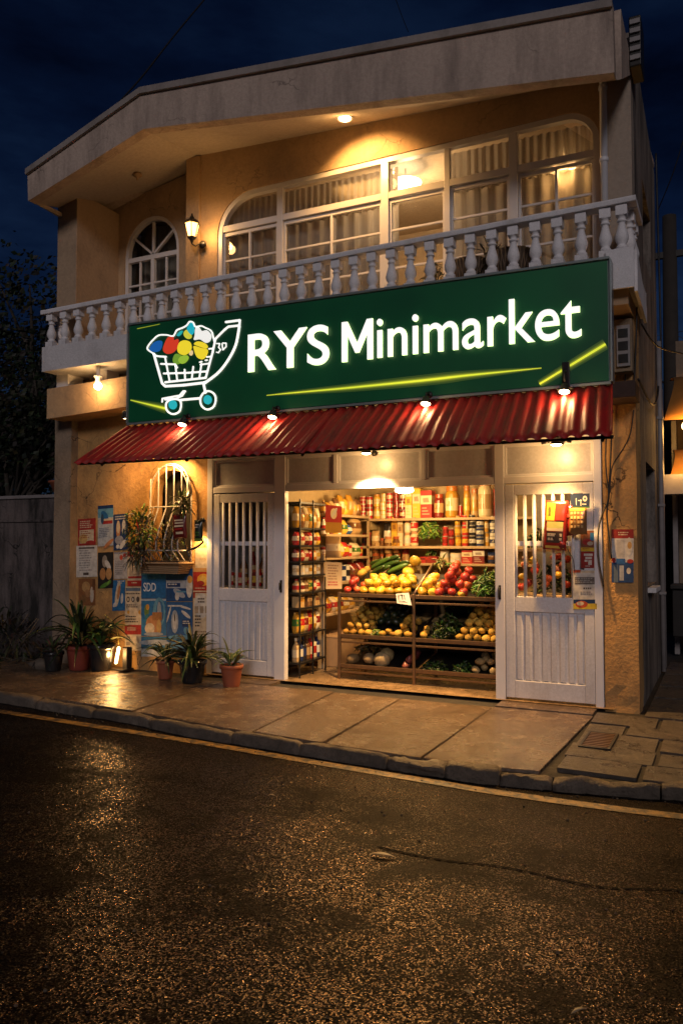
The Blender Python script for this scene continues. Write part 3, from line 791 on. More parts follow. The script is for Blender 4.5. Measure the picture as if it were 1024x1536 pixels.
em = [(0, 0), (0, 1), (.18, 1), (.5, .43), (.82, 1), (1, 1), (1, 0), (.83, 0), (.83, .68), (.56, .2), (.44, .2), (.17, .68), (.17, 0)]
mb = MB(); mb.prism([(lerp(a, b_, u), 3.258+.372*v) for u, v in em], YS-.012, YS-.034, XZ); mb.mi = [0]*len(mb.f)
o = mb.build('lettering', [M['letter'], M['letter_edge']], SG)
for pl in o.data.polygons: pl.material_index = 0 if abs(pl.normal.y) > .7 else 1
lettering('inimarket', P(567, 540, YS).x, -1.03, 3.262, 3.64, 'k', YS-.012, SG, depth=.022, offset=.004, shear=-.006)
# light streaks
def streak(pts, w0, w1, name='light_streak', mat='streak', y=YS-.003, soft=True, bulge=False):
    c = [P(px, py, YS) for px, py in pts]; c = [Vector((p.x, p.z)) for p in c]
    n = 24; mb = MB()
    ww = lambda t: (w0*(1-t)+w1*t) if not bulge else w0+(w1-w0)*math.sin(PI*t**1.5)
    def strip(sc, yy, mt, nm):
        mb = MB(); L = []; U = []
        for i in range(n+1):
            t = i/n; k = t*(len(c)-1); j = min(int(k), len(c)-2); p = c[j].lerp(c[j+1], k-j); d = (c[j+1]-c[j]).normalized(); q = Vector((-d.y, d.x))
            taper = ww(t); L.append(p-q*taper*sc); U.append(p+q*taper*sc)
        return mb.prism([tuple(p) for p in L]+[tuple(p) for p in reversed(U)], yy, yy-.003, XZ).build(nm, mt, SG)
    mb = MB(); LV = [0, .35, .7, 1.2, 1.9, 2.8, 4.2]; V = [1., .85, .45, .2, .09, .035, .0]  # strips fade to the panel green, painting a glow around the streak
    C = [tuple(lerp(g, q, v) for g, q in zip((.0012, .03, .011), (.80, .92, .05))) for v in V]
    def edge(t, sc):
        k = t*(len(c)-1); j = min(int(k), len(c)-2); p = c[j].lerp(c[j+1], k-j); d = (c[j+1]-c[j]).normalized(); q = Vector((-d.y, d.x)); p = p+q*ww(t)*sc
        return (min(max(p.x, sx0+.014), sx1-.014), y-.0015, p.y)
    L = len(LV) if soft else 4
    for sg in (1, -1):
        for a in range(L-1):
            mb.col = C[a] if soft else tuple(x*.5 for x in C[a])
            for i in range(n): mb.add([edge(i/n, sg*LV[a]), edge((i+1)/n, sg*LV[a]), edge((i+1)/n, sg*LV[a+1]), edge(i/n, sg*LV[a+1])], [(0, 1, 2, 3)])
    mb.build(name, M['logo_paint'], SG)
mbp = [(193, 600), (252, 614)]
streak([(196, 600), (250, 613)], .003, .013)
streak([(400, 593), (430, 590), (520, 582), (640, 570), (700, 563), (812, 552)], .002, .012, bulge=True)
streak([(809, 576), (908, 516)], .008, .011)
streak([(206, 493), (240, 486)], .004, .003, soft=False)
# cart logo
def LG(u, v): p = P(180+u*.21484, 460+v*.21484, YS); return (p.x, p.z)
def stroke(mb, pts, w, y=YS-.006, closed=False, th=.008):
    pts = [Vector(LG(*p)) for p in pts]
    if closed: pts = pts+[pts[0]]
    for a, b in zip(pts, pts[1:]):
        d = (b-a)
        if d.length < 1e-6: continue
        d.normalize(); q = Vector((-d.y, d.x))*w/2
        mb.prism([tuple(a-q), tuple(b-q), tuple(b+q), tuple(a+q)], y, y-th, XZ)
    for i, p in enumerate(pts):
        mb.prism([(p.x+w/2*math.cos(2*PI*k/10), p.y+w/2*math.sin(2*PI*k/10)) for k in range(10)], y, y-th-.0004*(1+i % 3), XZ)
def smooth(pts, n=6, closed=False):
    q = [Vector((p[0], p[1])) for p in pts]
    if closed: q = [q[-1]]+q+[q[0], q[1]]
    c = crom([tuple(p)for p in q], n)
    if closed: c = c[n:-n-1]
    return [tuple(p) for p in c]
W1 = .026
mb = MB()
stroke(mb, [(743, 108), (840, 95), (836, 140)], W1*.85)
stroke(mb, smooth([(836, 140), (812, 265), (760, 370), (690, 460), (600, 530)]), W1)
stroke(mb, [(600, 530), (450, 548), (320, 556), (298, 535), (240, 330)], W1)
stroke(mb, smooth([(240, 330), (262, 345), (325, 350)]), W1*.7)
stroke(mb, [(835, 132), (760, 140), (735, 160), (670, 225), (650, 320), (602, 497), (320, 528)], W1*.8)
stroke(mb, [(290, 400), (390, 403), (402, 425)], W1*.7); stroke(mb, [(310, 467), (480, 462), (612, 452)], W1*.7)
for a, b in (((318, 350), (350, 520)), ((390, 405), (403, 512)), ((455, 440), (458, 505)), ((515, 420), (505, 500)), ((572, 400), (558, 495))): stroke(mb, [a, b], W1*.65)
for a, b in (((565, 405), (625, 397)), ((560, 388), (575, 384)), ((600, 375), (612, 373)), ((610, 352), (640, 348)), ((625, 295), (655, 292))): stroke(mb, [a, b], W1*.55)
stroke(mb, [(586, 535), (600, 600)], W1)
stroke(mb, [(562, 640), (425, 652)], W1*.9)
stroke(mb, [(298, 665), (300, 642), (420, 620), (445, 590), (460, 590), (438, 622), (400, 640), (320, 650)], W1*.6)
stroke(mb, smooth([(430+0, 690), (415, 735), (370, 750), (332, 725), (325, 680), (345, 655), (380, 645), (420, 655)], 5, True), W1*.7)
stroke(mb, smooth([(672, 650), (655, 700), (610, 718), (572, 690), (565, 640), (590, 600), (625, 590), (660, 610)], 5, True), W1*.7)
stroke(mb, smooth([(238, 328), (198, 300), (200, 275), (235, 232), (275, 200), (330, 198), (375, 205), (400, 165), (440, 148), (470, 130), (490, 105), (515, 112), (530, 140), (570, 135), (600, 148), (640, 170), (655, 215), (662, 245)], 5), W1*.55)
stroke(mb, [(678, 258), (700, 258), (692, 285), (706, 300), (690, 322), (678, 318)], W1*.42)
stroke(mb, [(716, 262), (722, 302), (744, 280), (744, 255), (720, 255)], W1*.42)
mb.build('cart_outline', M['letter'], SG)
mb = MB()
def patch(pts, colr, k, n=5):
    mb = MB(); mb.col = colr; q = [LG(*p) for p in smooth(pts, n, True)]; mb.prism(q, YS-.004, YS-.010-.001*k, XZ); mb.build('printed_fruit', M['logo_paint'], SG)
patch([(210, 295), (235, 255), (270, 238), (298, 245), (290, 295), (260, 315), (225, 312)], (.01, .10, .36), 1)
patch([(305, 290), (325, 235), (345, 210), (375, 212), (380, 235), (410, 228), (405, 280), (380, 315), (340, 330), (312, 318)], (.62, .045, .018), 2)
patch([(405, 290), (420, 250), (455, 235), (492, 248), (502, 290), (480, 325), (445, 338), (412, 322)], (.85, .68, .03), 3)
patch([(372, 370), (385, 335), (410, 330), (440, 350), (435, 385), (405, 402), (380, 395)], (.16, .32, .03), 1)
patch([(412, 375), (430, 348), (470, 340), (482, 360), (460, 390), (430, 398)], (.30, .50, .04), 4)
patch([(520, 262), (545, 243), (590, 252), (615, 275), (605, 292), (560, 280)], (.85, .68, .03), 2)
patch([(518, 290), (525, 275), (570, 288), (615, 302), (605, 345), (575, 368), (540, 350)], (.85, .68, .03), 4)
patch([(525, 200), (530, 150), (555, 145), (575, 170), (610, 165), (640, 200), (630, 240), (600, 252), (560, 228), (520, 232)], (.9, .9, .86), 1)
patch([(450, 180), (470, 162), (495, 180), (502, 215), (475, 225), (452, 205)], (.62, .60, .05), 3)
patch([(472, 160), (485, 130), (505, 110), (520, 140), (518, 180), (500, 195)], (.015, .42, .52), 4)
patch([(400, 200), (420, 175), (440, 168), (436, 185), (415, 205)], (.02, .4, .4), 3)
for (u, v) in ((372, 685), (615, 650)): patch([(u+28*math.cos(a), v+32*math.sin(a)) for a in [2*PI*i/8 for i in range(8)]], (.02, .42, .48), 3)
patch([(487, 330), (505, 305), (512, 325), (500, 342)], (.8, .6, .3), 5)
# ------------------------------------------------------------------ awning
AW = thing('awning', 'red corrugated metal awning sloping out below the green sign', 'awning', (-3.3, 6.3, 2.6))
YL, ZLO = 6.0, None
la, lb = P(111, 695, YL), P(919, 654, YL)
ua, ub = P(191, 640, 6.62), P(919, 578, 6.62)
def awn(u, v, k=0.):
    lo = la.lerp(lb, u); up = ua.lerp(ub, u); p = up.lerp(lo, v)
    nrm = Vector((0, -.62, .78)); return p+nrm*k
def sheet(u0, u1, lift, seed):
    mb = MB(); per = .098; L = 5.2; nc = int((u1-u0)*L/per); q = 8; nv = 8; vs = []
    n = nc*q
    for i in range(n+1):
        u = lerp(u0, u1, i/n); ph = 2*PI*i/q
        s = (.9, 1., .9, .1, -.65, -.8, -.65, .1)[i % q]
        for j in range(nv+1):
            v = j/nv*1.012
            dent = mnoise.noise(Vector((u*30, v*3, seed)))*.007+mnoise.noise(Vector((u*7, v*1.5, seed)))*.012*v
            rag = (mnoise.noise(Vector((i*.9, seed, 1)))*.008 if j == nv else 0)
            vs.append(awn(u, v+rag, .013*s+lift+dent))
    m = nv+1
    return mb.add(vs, [(i*m+j, (i+1)*m+j, (i+1)*m+j+1, i*m+j+1) for i in range(n) for j in range(nv)], True).build('sheet', M['awning'], AW, solid=.003)
sheet(0, .505, 0, 1); sheet(.495, 1, .008, 2)
mb = MB()   # flashing rail between sign and awning
mb.tube([awn(0, -.02, .035)+Vector((0, 0, 0)), awn(1.0, -.02, .035)], .016, 8); mb.build('flashing_rail', simple('rusty_trim', (.12, .085, .06), .5, .5, .4, 10), AW)
mb = MB()
mb.tube([awn(0, .93, -.04), awn(1, .93, -.04)], .014, 6); mb.tube([awn(0, .45, -.04), awn(1, .45, -.04)], .014, 6)
for u in (.06, .26, .5, .74, .985):
    p = awn(u, .97, -.05); q = awn(u, 0, -.05)
    mb.tube([p, q, (q.x, YF-.005, q.z+.28)], .013, 6)
mb.build('bracket', M['dark_metal'], AW)
# ------------------------------------------------------------------ shop front: frame, transoms, barred doors
SF = M['white_metal']
mb = MB()
y0, y1 = YF-.03, YF+.05
for a, b in ((-5.215, -5.145), (-4.345, -4.215), (-1.955, -1.865), (-1.062, -.992)):
    mb = MB(); mb.box(a, b, y0, y1, PV, 2.56); mb.build('frame_post', SF, BLD, .005)
mb = MB()
for a, b in ((-5.145, -4.345), (-4.215, -1.955), (-1.865, -1.062)):
    mb.box(a, b, y0+.004, y1, 2.135, 2.20); mb.box(a, b, y0+.004, y1, 2.50, 2.56)
for x in (-3.62, -2.665): mb.box(x-.022, x+.022, y0+.002, y1, 2.20, 2.50)
mb.build('frame_rails', SF, BLD, .004)
for a, b in ((-5.145, -4.345), (-4.215, -3.642), (-3.598, -2.687), (-2.643, -1.955), (-1.865, -1.062)):
    mb = MB(); mb.box(a, b, YF+.012, YF+.03, 2.20, 2.50)
    tp = mb.build('transom_panel', M['transom'], BLD)
    mb = MB(); w = .022
    mb.box(a, b, YF-.008, YF+.012, 2.20, 2.20+w); mb.box(a, b, YF-.008, YF+.012, 2.5-w, 2.5)
    mb.box(a, a+w, YF-.008, YF+.012, 2.20+w, 2.5-w); mb.box(b-w, b, YF-.008, YF+.012, 2.20+w, 2.5-w)
    mb.build('panel_frame', SF, tp, .003)
DM = M['white_metal_dirty']
def door(x0, x1, nbars, blank=None):
    ya, yb_ = YF-.022, YF+.022
    z0, zm0, zm1, z1 = PV+.03, .97, 1.09, 2.125
    mb = MB(); s = .085
    mb.box(x0, x0+s, ya, yb_, z0, z1); mb.box(x1-s, x1, ya, yb_, z0, z1)
    mb.box(x0+s, x1-s, ya+.002, yb_-.002, z1-.10, z1); mb.box(x0+s, x1-s, ya+.002, yb_-.002, zm0-.02, zm1); mb.box(x0+s, x1-s, ya+.002, yb_-.002, z0, z0+.16)
    D = mb.build('door', DM, BLD, .006)
    mb = MB(); n = 8; a, b = x0+s, x1-s; w = (b-a)/n
    mb.box(a, b, YF+.0, YF+.012, z0+.16, zm0-.02)
    for i in range(n):
        c = a+i*w
        mb.add([(c+.006, YF, z0+.16), (c+.02, YF-.014, z0+.175), (c+w-.02, YF-.014, z0+.175), (c+w-.006, YF, z0+.16),
                (c+.006, YF, zm0-.02), (c+.02, YF-.014, zm0-.045), (c+w-.02, YF-.014, zm0-.045), (c+w-.006, YF, zm0-.02)],
               [(0, 1, 5, 4), (1, 2, 6, 5), (2, 3, 7, 6), (0, 3, 2, 1), (4, 5, 6, 7)])
    mb.build('ribbed_panel', DM, D)
    for i in range(nbars):
        x = lerp(a, b, (i+.5)/nbars) if blank is None else a+.012+(blank-a)*(i)/(nbars-1)
        mb = MB(); mb.tube([(x, YF-.004, zm1-.01), (x, YF-.004, z1-.09)], .0165, 10); mb.build('grille_bar', DM, D)
    mb = MB(); mb.box(a, b if blank is None else blank+.01, YF+.010, YF+.028, 1.555, 1.60); mb.build('cross_rail', DM, D, .003)
    if blank:
        mb = MB(); mb.box(blank+.01, b, YF+.012, YF+.024, zm1, z1-.1); mb.build('blank_panel', DM, D)
    return D
D1 = door(-5.14, -4.35, 7)
D2 = door(-1.86, -1.066, 7, blank=-1.26)
mb = MB(); mb.box(-4.265, -4.245, YF-.045, YF-.03, 1.06, 1.19); mb.tube([(-4.255, YF-.045, 1.09), (-4.255, YF-.07, 1.09), (-4.255, YF-.07, 1.16), (-4.255, YF-.045, 1.16)], .007, 6); mb.build('handle', M['dark_metal'], D1)
mb = MB(); mb.box(-1.918, -1.898, YF-.045, YF-.03, 1.06, 1.19); mb.tube([(-1.908, YF-.045, 1.08), (-1.908, YF-.07, 1.08), (-1.908, YF-.07, 1.17), (-1.908, YF-.045, 1.17)], .007, 6); mb.build('handle', M['dark_metal'], D2)
# shop interior shell
mb = MB(); mb.quad((-5.3, 7.25, PV+.012), (-.9, 7.25, PV+.012), (-.9, 10.2, PV+.012), (-5.3, 10.2, PV+.012))
tag(mb.build('shop_floor', M['shop_floor']), 'worn tiled floor inside the lit shop', 'floor', kind='structure')
mb = MB(); mb.box(-4.5, -.9, 9.75, 9.85, PV, 2.46); mb.build('interior_wall', M['int_wall'], BLD)
mb = MB(); mb.box(-4.56, -4.48, 7.45, 9.75, PV, 2.46); mb.build('interior_wall', M['int_wall'], BLD)
mb = MB(); mb.box(-5.3, -.87, YF+.06, 9.85, 2.42, 2.48); mb.build('interior_ceiling', M['int_wall'], BLD)
mb = MB(); mb.box(-5.2, -4.56, 8.25, 8.3, PV, 2.46); mb.box(-5.24, -5.2, 7.4, 8.3, PV, 2.46); mb.build('interior_partition', M['int_grey'], BLD)
mb = MB(); mb.box(-1.75, -.95, 8.05, 8.1, PV, 2.46); mb.build('interior_partition', M['int_grey'], BLD)
# ------------------------------------------------------------------ goods
RED, DRED, CREAM, YEL, GOLD, TAN, BRN, BLK, WHT, NAVY, GRN, ORG, BLU = (.45, .03, .025), (.2, .02, .015), (.75, .62, .4), (.75, .48, .06), (.5, .26, .03), (.5, .33, .15), (.16, .07, .025), (.025, .022, .022), (.7, .68, .62), (.02, .035, .12), (.06, .16, .03), (.6, .2, .03), (.03, .1, .3)
CN = {RED: 'red', DRED: 'dark red', CREAM: 'cream', YEL: 'yellow', GOLD: 'golden', TAN: 'tan', BRN: 'brown', BLK: 'black', WHT: 'white', NAVY: 'navy', GRN: 'green', ORG: 'orange', BLU: 'blue'}
MESH = {}
def mix3(a, b, t): return tuple(lerp(p, q, t) for p, q in zip(a, b))
def good_mesh(kind, c, c2):
    key = (kind, c, c2)
    if key in MESH: return MESH[key]
    mb = MB(); n = 14; lid = None
    if kind in ('can', 'jar', 'tin'):        # unit: radius .5 wide, height 1
        if kind == 'can':
            secs = [(.47, 0, .49, .03, (.4, .38, .34)), (.49, .03, .49, .12, c), (.49, .12, .49, .3, c), (.49, .3, .49, .68, c2), (.49, .68, .49, .93, c), (.49, .93, .5, .97, (.4, .38, .34)), (.5, .97, .46, 1., (.4, .38, .34))]
        elif kind == 'tin':
            secs = [(.48, 0, .5, .04, c2), (.5, .04, .5, .45, c), (.5, .45, .5, .55, c2), (.5, .55, .5, .9, c), (.5, .9, .5, 1., c2)]
        else:
            secs = [(.42, 0, .49, .05, c), (.49, .05, .5, .22, c), (.5, .22, .5, .62, c2), (.5, .62, .49, .74, c), (.49, .74, .38, .84, c), (.42, .84, .42, 1., mix3(c, (.5, .1, .03), .6))]
        for a, z0, b, z1, cc in secs:
            mb.col = cc; vs = []
            for r, z in ((a, z0), (b, z1)): vs += [(r*math.cos(2*PI*k/n), r*math.sin(2*PI*k/n), z) for k in range(n)]
            mb.add(vs, [(k, (k+1) % n, n+(k+1) % n, n+k) for k in range(n)], True)
        mb.col = secs[-1][4]; r = secs[-1][2]
        mb.add([(r*math.cos(2*PI*k/n), r*math.sin(2*PI*k/n), 1.) for k in range(n)], [tuple(range(n))])
        # label patch marks
        mb.col = mix3(c2, c, .7)
        for k in range(3):
            a = -PI/2-.5+k*.35
            mb.add([(.505*math.cos(a+d), .505*math.sin(a+d), z) for d, z in ((0, .36), (.25, .36), (.25, .42+.1*k), (0, .42+.1*k))], [(0, 1, 2, 3)])
    elif kind == 'box':
        mb.col = c; mb.box(-.5, .5, -.5, .5, 0, 1)
        mb.col = c2
        mb.quad((-.5, -.503, .5), (.5, -.503, .5), (.5, -.503, .82), (-.5, -.503, .82)); mb.quad((.503, -.5, .5), (.503, .5, .5), (.503, .5, .82), (.503, -.5, .82))
        mb.col = mix3(c, c2, .5)
        for k in range(3): mb.quad((-.38, -.505, .12+.11*k), (.3-.12*k, -.505, .12+.11*k), (.3-.12*k, -.505, .17+.11*k), (-.38, -.505, .17+.11*k))
        mb.col = mix3(c2, (.1, .02, .02), .6); mb.quad((-.25, -.506, .57), (.3, -.506, .57), (.2, -.506, .74), (-.3, -.506, .72))
    elif kind == 'bag':
        vs = []; nu, nv = 10, 9
        for j in range(nv+1):
            t = j/nv; pf = math.sin(PI*min(1, .12+t*.92))**.55 if t < .95 else .12
            for i in range(nu*2):
                a = 2*PI*i/(nu*2); ex = math.copysign(abs(math.cos(a))**.6, math.cos(a)); ey = math.copysign(abs(math.sin(a))**.8, math.sin(a))
                wz = .5*(1-.12*math.sin(PI*t)+.04*mnoise.noise(Vector((i, j, 1.7))))
                vs.append((ex*wz, ey*.5*max(.08, pf)*(1+.15*mnoise.noise(Vector((i*.6, j*.8, 2)))), t))
        q = nu*2
        for j in range(nv):
            mb.col = c2 if 3 <= j <= 5 else c
            mb.add([], [])
            for i in range(q):
                a, b = j*q+i, j*q+(i+1) % q
                mb.f.append([a, b, b+q, a+q]); mb.mi.append(0); mb.sm.append(True); mb.c.append(mb.col if not (j == 4 and i % 5 == 2) else mix3(c, c2, .3))
        mb.v = [Vector(v) for v in vs]
        mb.f.append(list(range(q-1, -1, -1))); mb.mi.append(0); mb.sm.append(False); mb.c.append(c)
        mb.f.append([nv*q+i for i in range(q)]); mb.mi.append(0); mb.sm.append(False); mb.c.append(c)
    elif kind == 'bottle':
        prof = [(.46, 0, c), (.5, .04, c), (.5, .2, c), (.5, .2, c2), (.5, .52, c2), (.5, .52, c), (.46, .62, c), (.2, .78, c), (.18, .88, c), (.21, .88, c2), (.21, 1., c2)]
        for (a, z0, c0), (b, z1, c1) in zip(prof, prof[1:]):
            mb.col = c0; vs = []
            for r, z in ((a, z0), (b, z1)): vs += [(r*math.cos(2*PI*k/n), r*math.sin(2*PI*k/n), z) for k in range(n)]
            mb.add(vs, [(k, (k+1) % n, n+(k+1) % n, n+k) for k in range(n)], True)
        mb.col = c2; mb.add([(.21*math.cos(2*PI*k/n), .21*math.sin(2*PI*k/n), 1.) for k in range(n)], [tuple(range(n))])
    o = mb.build(kind, M['gloss' if kind != 'box' else 'paint'])
    MESH[key] = o.data; bpy.data.objects.remove(o); return MESH[key]
KN = {'can': 'food_can', 'jar': 'food_jar', 'tin': 'food_tin', 'box': 'food_box', 'bag': 'food_bag', 'bottle': 'bottle'}
KW = {'can': 'can', 'jar': 'jar', 'tin': 'tin', 'box': 'box', 'bag': 'bag', 'bottle': 'bottle'}
def good(kind, c, c2, x, y, z, w, h, label, group, d=None, rz=0.):
    o = bpy.data.objects.new(KN[kind], good_mesh(kind, c, c2)); COL.objects.link(o)
    o.location = (x, y, z); o.scale = (w, d or w, h); o.rotation_euler = (0, 0, rz+(random.uniform(-.5, .5) if kind in ('can', 'jar', 'tin', 'bottle') else random.uniform(-.06, .06)))
    tag(o, label, KW[kind], group); return o
def shelf(name, label, boards, ends=None, mat='shelf_wood', loc=(0, 0, 0)):
    t = thing(name, label, 'shelf', loc)
    for b in boards:
        mb = MB(); mb.box(*b); mb.build('board', M[mat], t, .004)
    for b in ends or []:
        mb = MB(); mb.box(*b); mb.build('bracket', M['int_wall'], t)
    return t
YB = 9.75
for z, x0, x1, nm in ((1.90, -4.47, -1.2, 'topmost long wooden shelf on the back wall of the shop'), (1.545, -4.47, -1.2, 'second long wooden shelf on the back wall of the shop')):
    shelf('wall_shelf', nm, [(x0, x1, YB-.32, YB, z-.032, z)], [(x, x+.02, YB-.26, YB, z-.14, z-.032) for x in (-4.2, -2.9, -1.6)], loc=(-3, YB, z))
shelf('wall_shelf', 'short wooden shelf on the right of the back wall above the apples', [(-3.55, -1.2, YB-.32, YB, 1.30, 1.33)], [(-3.5, -3.48, YB-.26, YB, 1.18, 1.30)], loc=(-2.4, YB, 1.33))
shelf('wall_shelf', 'short wooden shelf on the left of the back wall behind the cucumbers', [(-4.47, -3.6, YB-.32, YB, 1.20, 1.23)], [(-4.1, -4.08, YB-.26, YB, 1.08, 1.20)], loc=(-4, YB, 1.23))
YG = YB-.2
def gx(u): return P(520+u*.2344, 790, YG).x
def row(items, z, shelfname, group):
    cnt = {}
    tot = {}
    for it in items: tot[(it[2], it[3])] = tot.get((it[2], it[3]), 0)+1
    for it in items:
        u0, u1, kind, c, c2, h, stack = it
        k = (kind, c); cnt[k] = cnt.get(k, 0)+1
        xa, xb = gx(u0), gx(u1); w = (xb-xa)*.97
        n = max(1, round(stack))
        for s in range(n):
            lab = f"{ORD[cnt[k]-1]} {CN[c]} {KW[kind]} from the left on the {shelfname}" if n == 1 else \
                  f"{CN[c]} {KW[kind]}, {['bottom','second','third','fourth'][s] if s < n-1 or s == 0 else 'top'} of the {ORD[cnt[k]-1]} {CN[c]} stack on the {shelfname}"
            good(kind, c, c2, (xa+xb)/2, YG+random.uniform(-.02, .02), z+s*h/n, w, h/n*.995, lab, group, d=min(w, .24))
random.seed(31)
row([(85, 126, 'tin', RED, CREAM, .30, 3), (126, 168, 'can', RED, CREAM, .30, 2), (171, 214, 'jar', YEL, CREAM, .32, 2), (216, 253, 'tin', CREAM, YEL, .33, 3), (255, 295, 'can', RED, CREAM, .34, 3), (297, 335, 'tin', DRED, RED, .34, 3), (337, 379, 'can', DRED, CREAM, .34, 3), (382, 423, 'box', CREAM, YEL, .34, 1), (427, 480, 'box', YEL, CREAM, .38, 1), (484, 556, 'box', RED, CREAM, .35, 1), (562, 626, 'jar', DRED, TAN, .30, 1), (632, 716, 'jar', GOLD, CREAM, .40, 1), (716, 740, 'can', RED, RED, .16, 1), (744, 788, 'jar', GOLD, YEL, .40, 1), (792, 838, 'jar', TAN, GOLD, .36, 1), (842, 932, 'jar', CREAM, TAN, .46, 1), (938, 985, 'tin', DRED, RED, .34, 1), (992, 1050, 'jar', GOLD, CREAM, .3, 1)], 1.90, 'top back shelf', 'goods on the top back shelf')
row([(100, 130, 'jar', DRED, BLK, .17, 1), (131, 160, 'jar', DRED, BRN, .18, 1), (162, 213, 'bag', TAN, CREAM, .2, 1), (234, 284, 'bag', BLK, WHT, .30, 1), (288, 326, 'box', YEL, GOLD, .38, 1), (330, 361, 'box', CREAM, TAN, .34, 1), (367, 408, 'jar', CREAM, WHT, .33, 2), (410, 460, 'jar', CREAM, RED, .37, 2), (612, 648, 'can', RED, DRED, .25, 2), (651, 688, 'can', DRED, RED, .22, 2), (693, 731, 'can', GOLD, YEL, .38, 3), (735, 778, 'can', RED, YEL, .39, 3), (782, 826, 'can', BLK, WHT, .39, 3), (829, 880, 'can', NAVY, WHT, .34, 3), (882, 908, 'can', GOLD, CREAM, .34, 2), (912, 955, 'can', WHT, NAVY, .37, 3), (962, 1010, 'can', WHT, CREAM, .3, 2)], 1.545, 'second back shelf', 'goods on the second back shelf')
row([(110, 158, 'jar', DRED, BRN, .40, 3), (163, 212, 'jar', BRN, TAN, .44, 2), (212, 240, 'jar', BRN, BRN, .42, 2), (242, 292, 'jar', TAN, BRN, .44, 2), (297, 346, 'jar', BRN, GOLD, .44, 2), (350, 396, 'jar', DRED, TAN, .34, 1)], 1.23, 'lower left back shelf', 'jars on the lower left back shelf')
row([(475, 512, 'box', RED, DRED, .08, 1), (514, 588, 'box', DRED, RED, .09, 1), (592, 655, 'bag', CREAM, WHT, .22, 1), (662, 740, 'tin', WHT, CREAM, .13, 1), (742, 812, 'box', RED, CREAM, .17, 1), (814, 888, 'box', DRED, WHT, .19, 1), (902, 958, 'bag', NAVY, BRN, .15, 1)], 1.33, 'lower right back shelf', 'packs on the lower right back shelf')
# bundle of greens
def greens(name, label, cat, c, rx, ry, rz, n, L, r, cols, seed, group=None, droop=.3, up=.5):
    random.seed(seed); mb = MB(); c = Vector(c)
    for i in range(n):
        d = Vector((random.gauss(0, 1), random.gauss(0, 1)-.5, random.gauss(0, 1))); d.normalize()
        p = c+Vector((d.x*rx, d.y*ry, abs(d.z)*rz))*random.uniform(.6, 1)
        t = Vector((random.gauss(0, .6), random.gauss(-.3, .5), random.gauss(up, .5))); t.normalize()
        l = L*random.uniform(.6, 1.2); pts = []
        for k in range(5):
            s = k/4; pts.append(p+t*l*(s-.5)+Vector((0, -.02, -droop*l*s*s)))
        mb.col = tuple(q*random.uniform(.6, 1.3) for q in random.choice(cols))
        mb.tube(pts, [r*.5, r, r*1.05, r*.8, r*.2], 5)
    return tag(mb.build(name, M['fruit']), label, cat, group)
GC = [(.07, .16, .02), (.13, .25, .03), (.035, .085, .012), (.22, .30, .05)]
greens('leafy_bundle', 'round bundle of bright green vegetables on the second back shelf', 'vegetables', (gx(535), YG, 1.66), .155, .1, .24, 130, .12, .013, GC, 4)
greens('leafy_bundle', 'small tuft of greens on the red tray of the lower right back shelf', 'vegetables', (gx(545), YG, 1.43), .07, .06, .08, 40, .09, .008, GC, 5)
# ------------------------------------------------------------------ left wall shelves + near rack
XW = -4.48
LZ = [1.93, 1.69, 1.415, 1.115, .76]
ln = ['top', 'second', 'third', 'fourth', 'lowest']
for z, nm in zip(LZ, ln):
    shelf('wall_shelf', f'{nm} short shelf on the left shop wall beside the tall rack', [(XW, XW+.30, 8.2, 9.42, z-.03, z)], loc=(XW, 8.8, z))
mb = MB(); t = thing('shelf_upright', 'pale upright post holding the left wall shelves', 'shelf upright', (XW+.28, 8.18, PV))
mb.box(XW+.22, XW+.30, 8.14, 8.19, PV+.012, 1.45); mb.build('post', M['shelf_wood'], t, .004)
mb = MB(); mb.box(XW+.26, XW+.29, 9.43, 9.46, .75, 1.95); mb.build('rear_post', M['shelf_wood'], t, .003)
random.seed(44)
def lrow(z, names, items):
    y = 8.28; cnt = {}
    for kind, c, c2, w, h in items:
        k = (kind, c); cnt[k] = cnt.get(k, 0)+1
        good(kind, c, c2, XW+.2, y+w/2, z, w*.96, h, f"{ORD[cnt[k]-1]} {CN[c]} {KW[kind]} from the front on the {names} left wall shelf", f'goods on the {names} left wall shelf', d=min(w, .2), rz=PI/2 if kind in ('bag', 'box') else 0)
        y += w
lrow(1.93, 'top', [('bottle', BRN, GOLD, .08, .16), ('bag', GOLD, BRN, .10, .14), ('bag', TAN, GOLD, .10, .16), ('bag', BRN, CREAM, .12, .2), ('bag', GOLD, CREAM, .13, .24), ('bag', YEL, GOLD, .12, .2), ('bag', GOLD, TAN, .14, .26), ('bag', TAN, YEL, .12, .2), ('bag', BRN, GOLD, .12, .22)])
lrow(1.69, 'second', [('bottle', WHT, RED, .08, .2), ('box', CREAM, DRED, .06, .2), ('box', DRED, WHT, .08, .2), ('jar', YEL, GOLD, .14, .18), ('box', WHT, RED, .08, .22), ('bag', YEL, GRN, .16, .18), ('bag', BLU, WHT, .14, .13), ('bag', TAN, BRN, .24, .23)])
lrow(1.415, 'third', [('can', DRED, WHT, .1, .13), ('can', DRED, RED, .1, .13), ('can', DRED, BRN, .1, .12), ('bag', YEL, CREAM, .18, .19), ('bag', RED, YEL, .16, .18), ('can', RED, CREAM, .12, .15), ('bag', CREAM, GRN, .2, .17), ('can', RED, YEL, .12, .13)])
lrow(1.115, 'fourth', [('bottle', CREAM, RED, .09, .24), ('bottle', TAN, BRN, .09, .22), ('bottle', NAVY, WHT, .1, .23), ('bottle', GOLD, CREAM, .1, .2), ('can', BLK, WHT, .11, .2), ('can', NAVY, WHT, .11, .2), ('can', WHT, BLK, .11, .2), ('bag', DRED, BRN, .2, .22), ('bag', DRED, RED, .2, .24)])
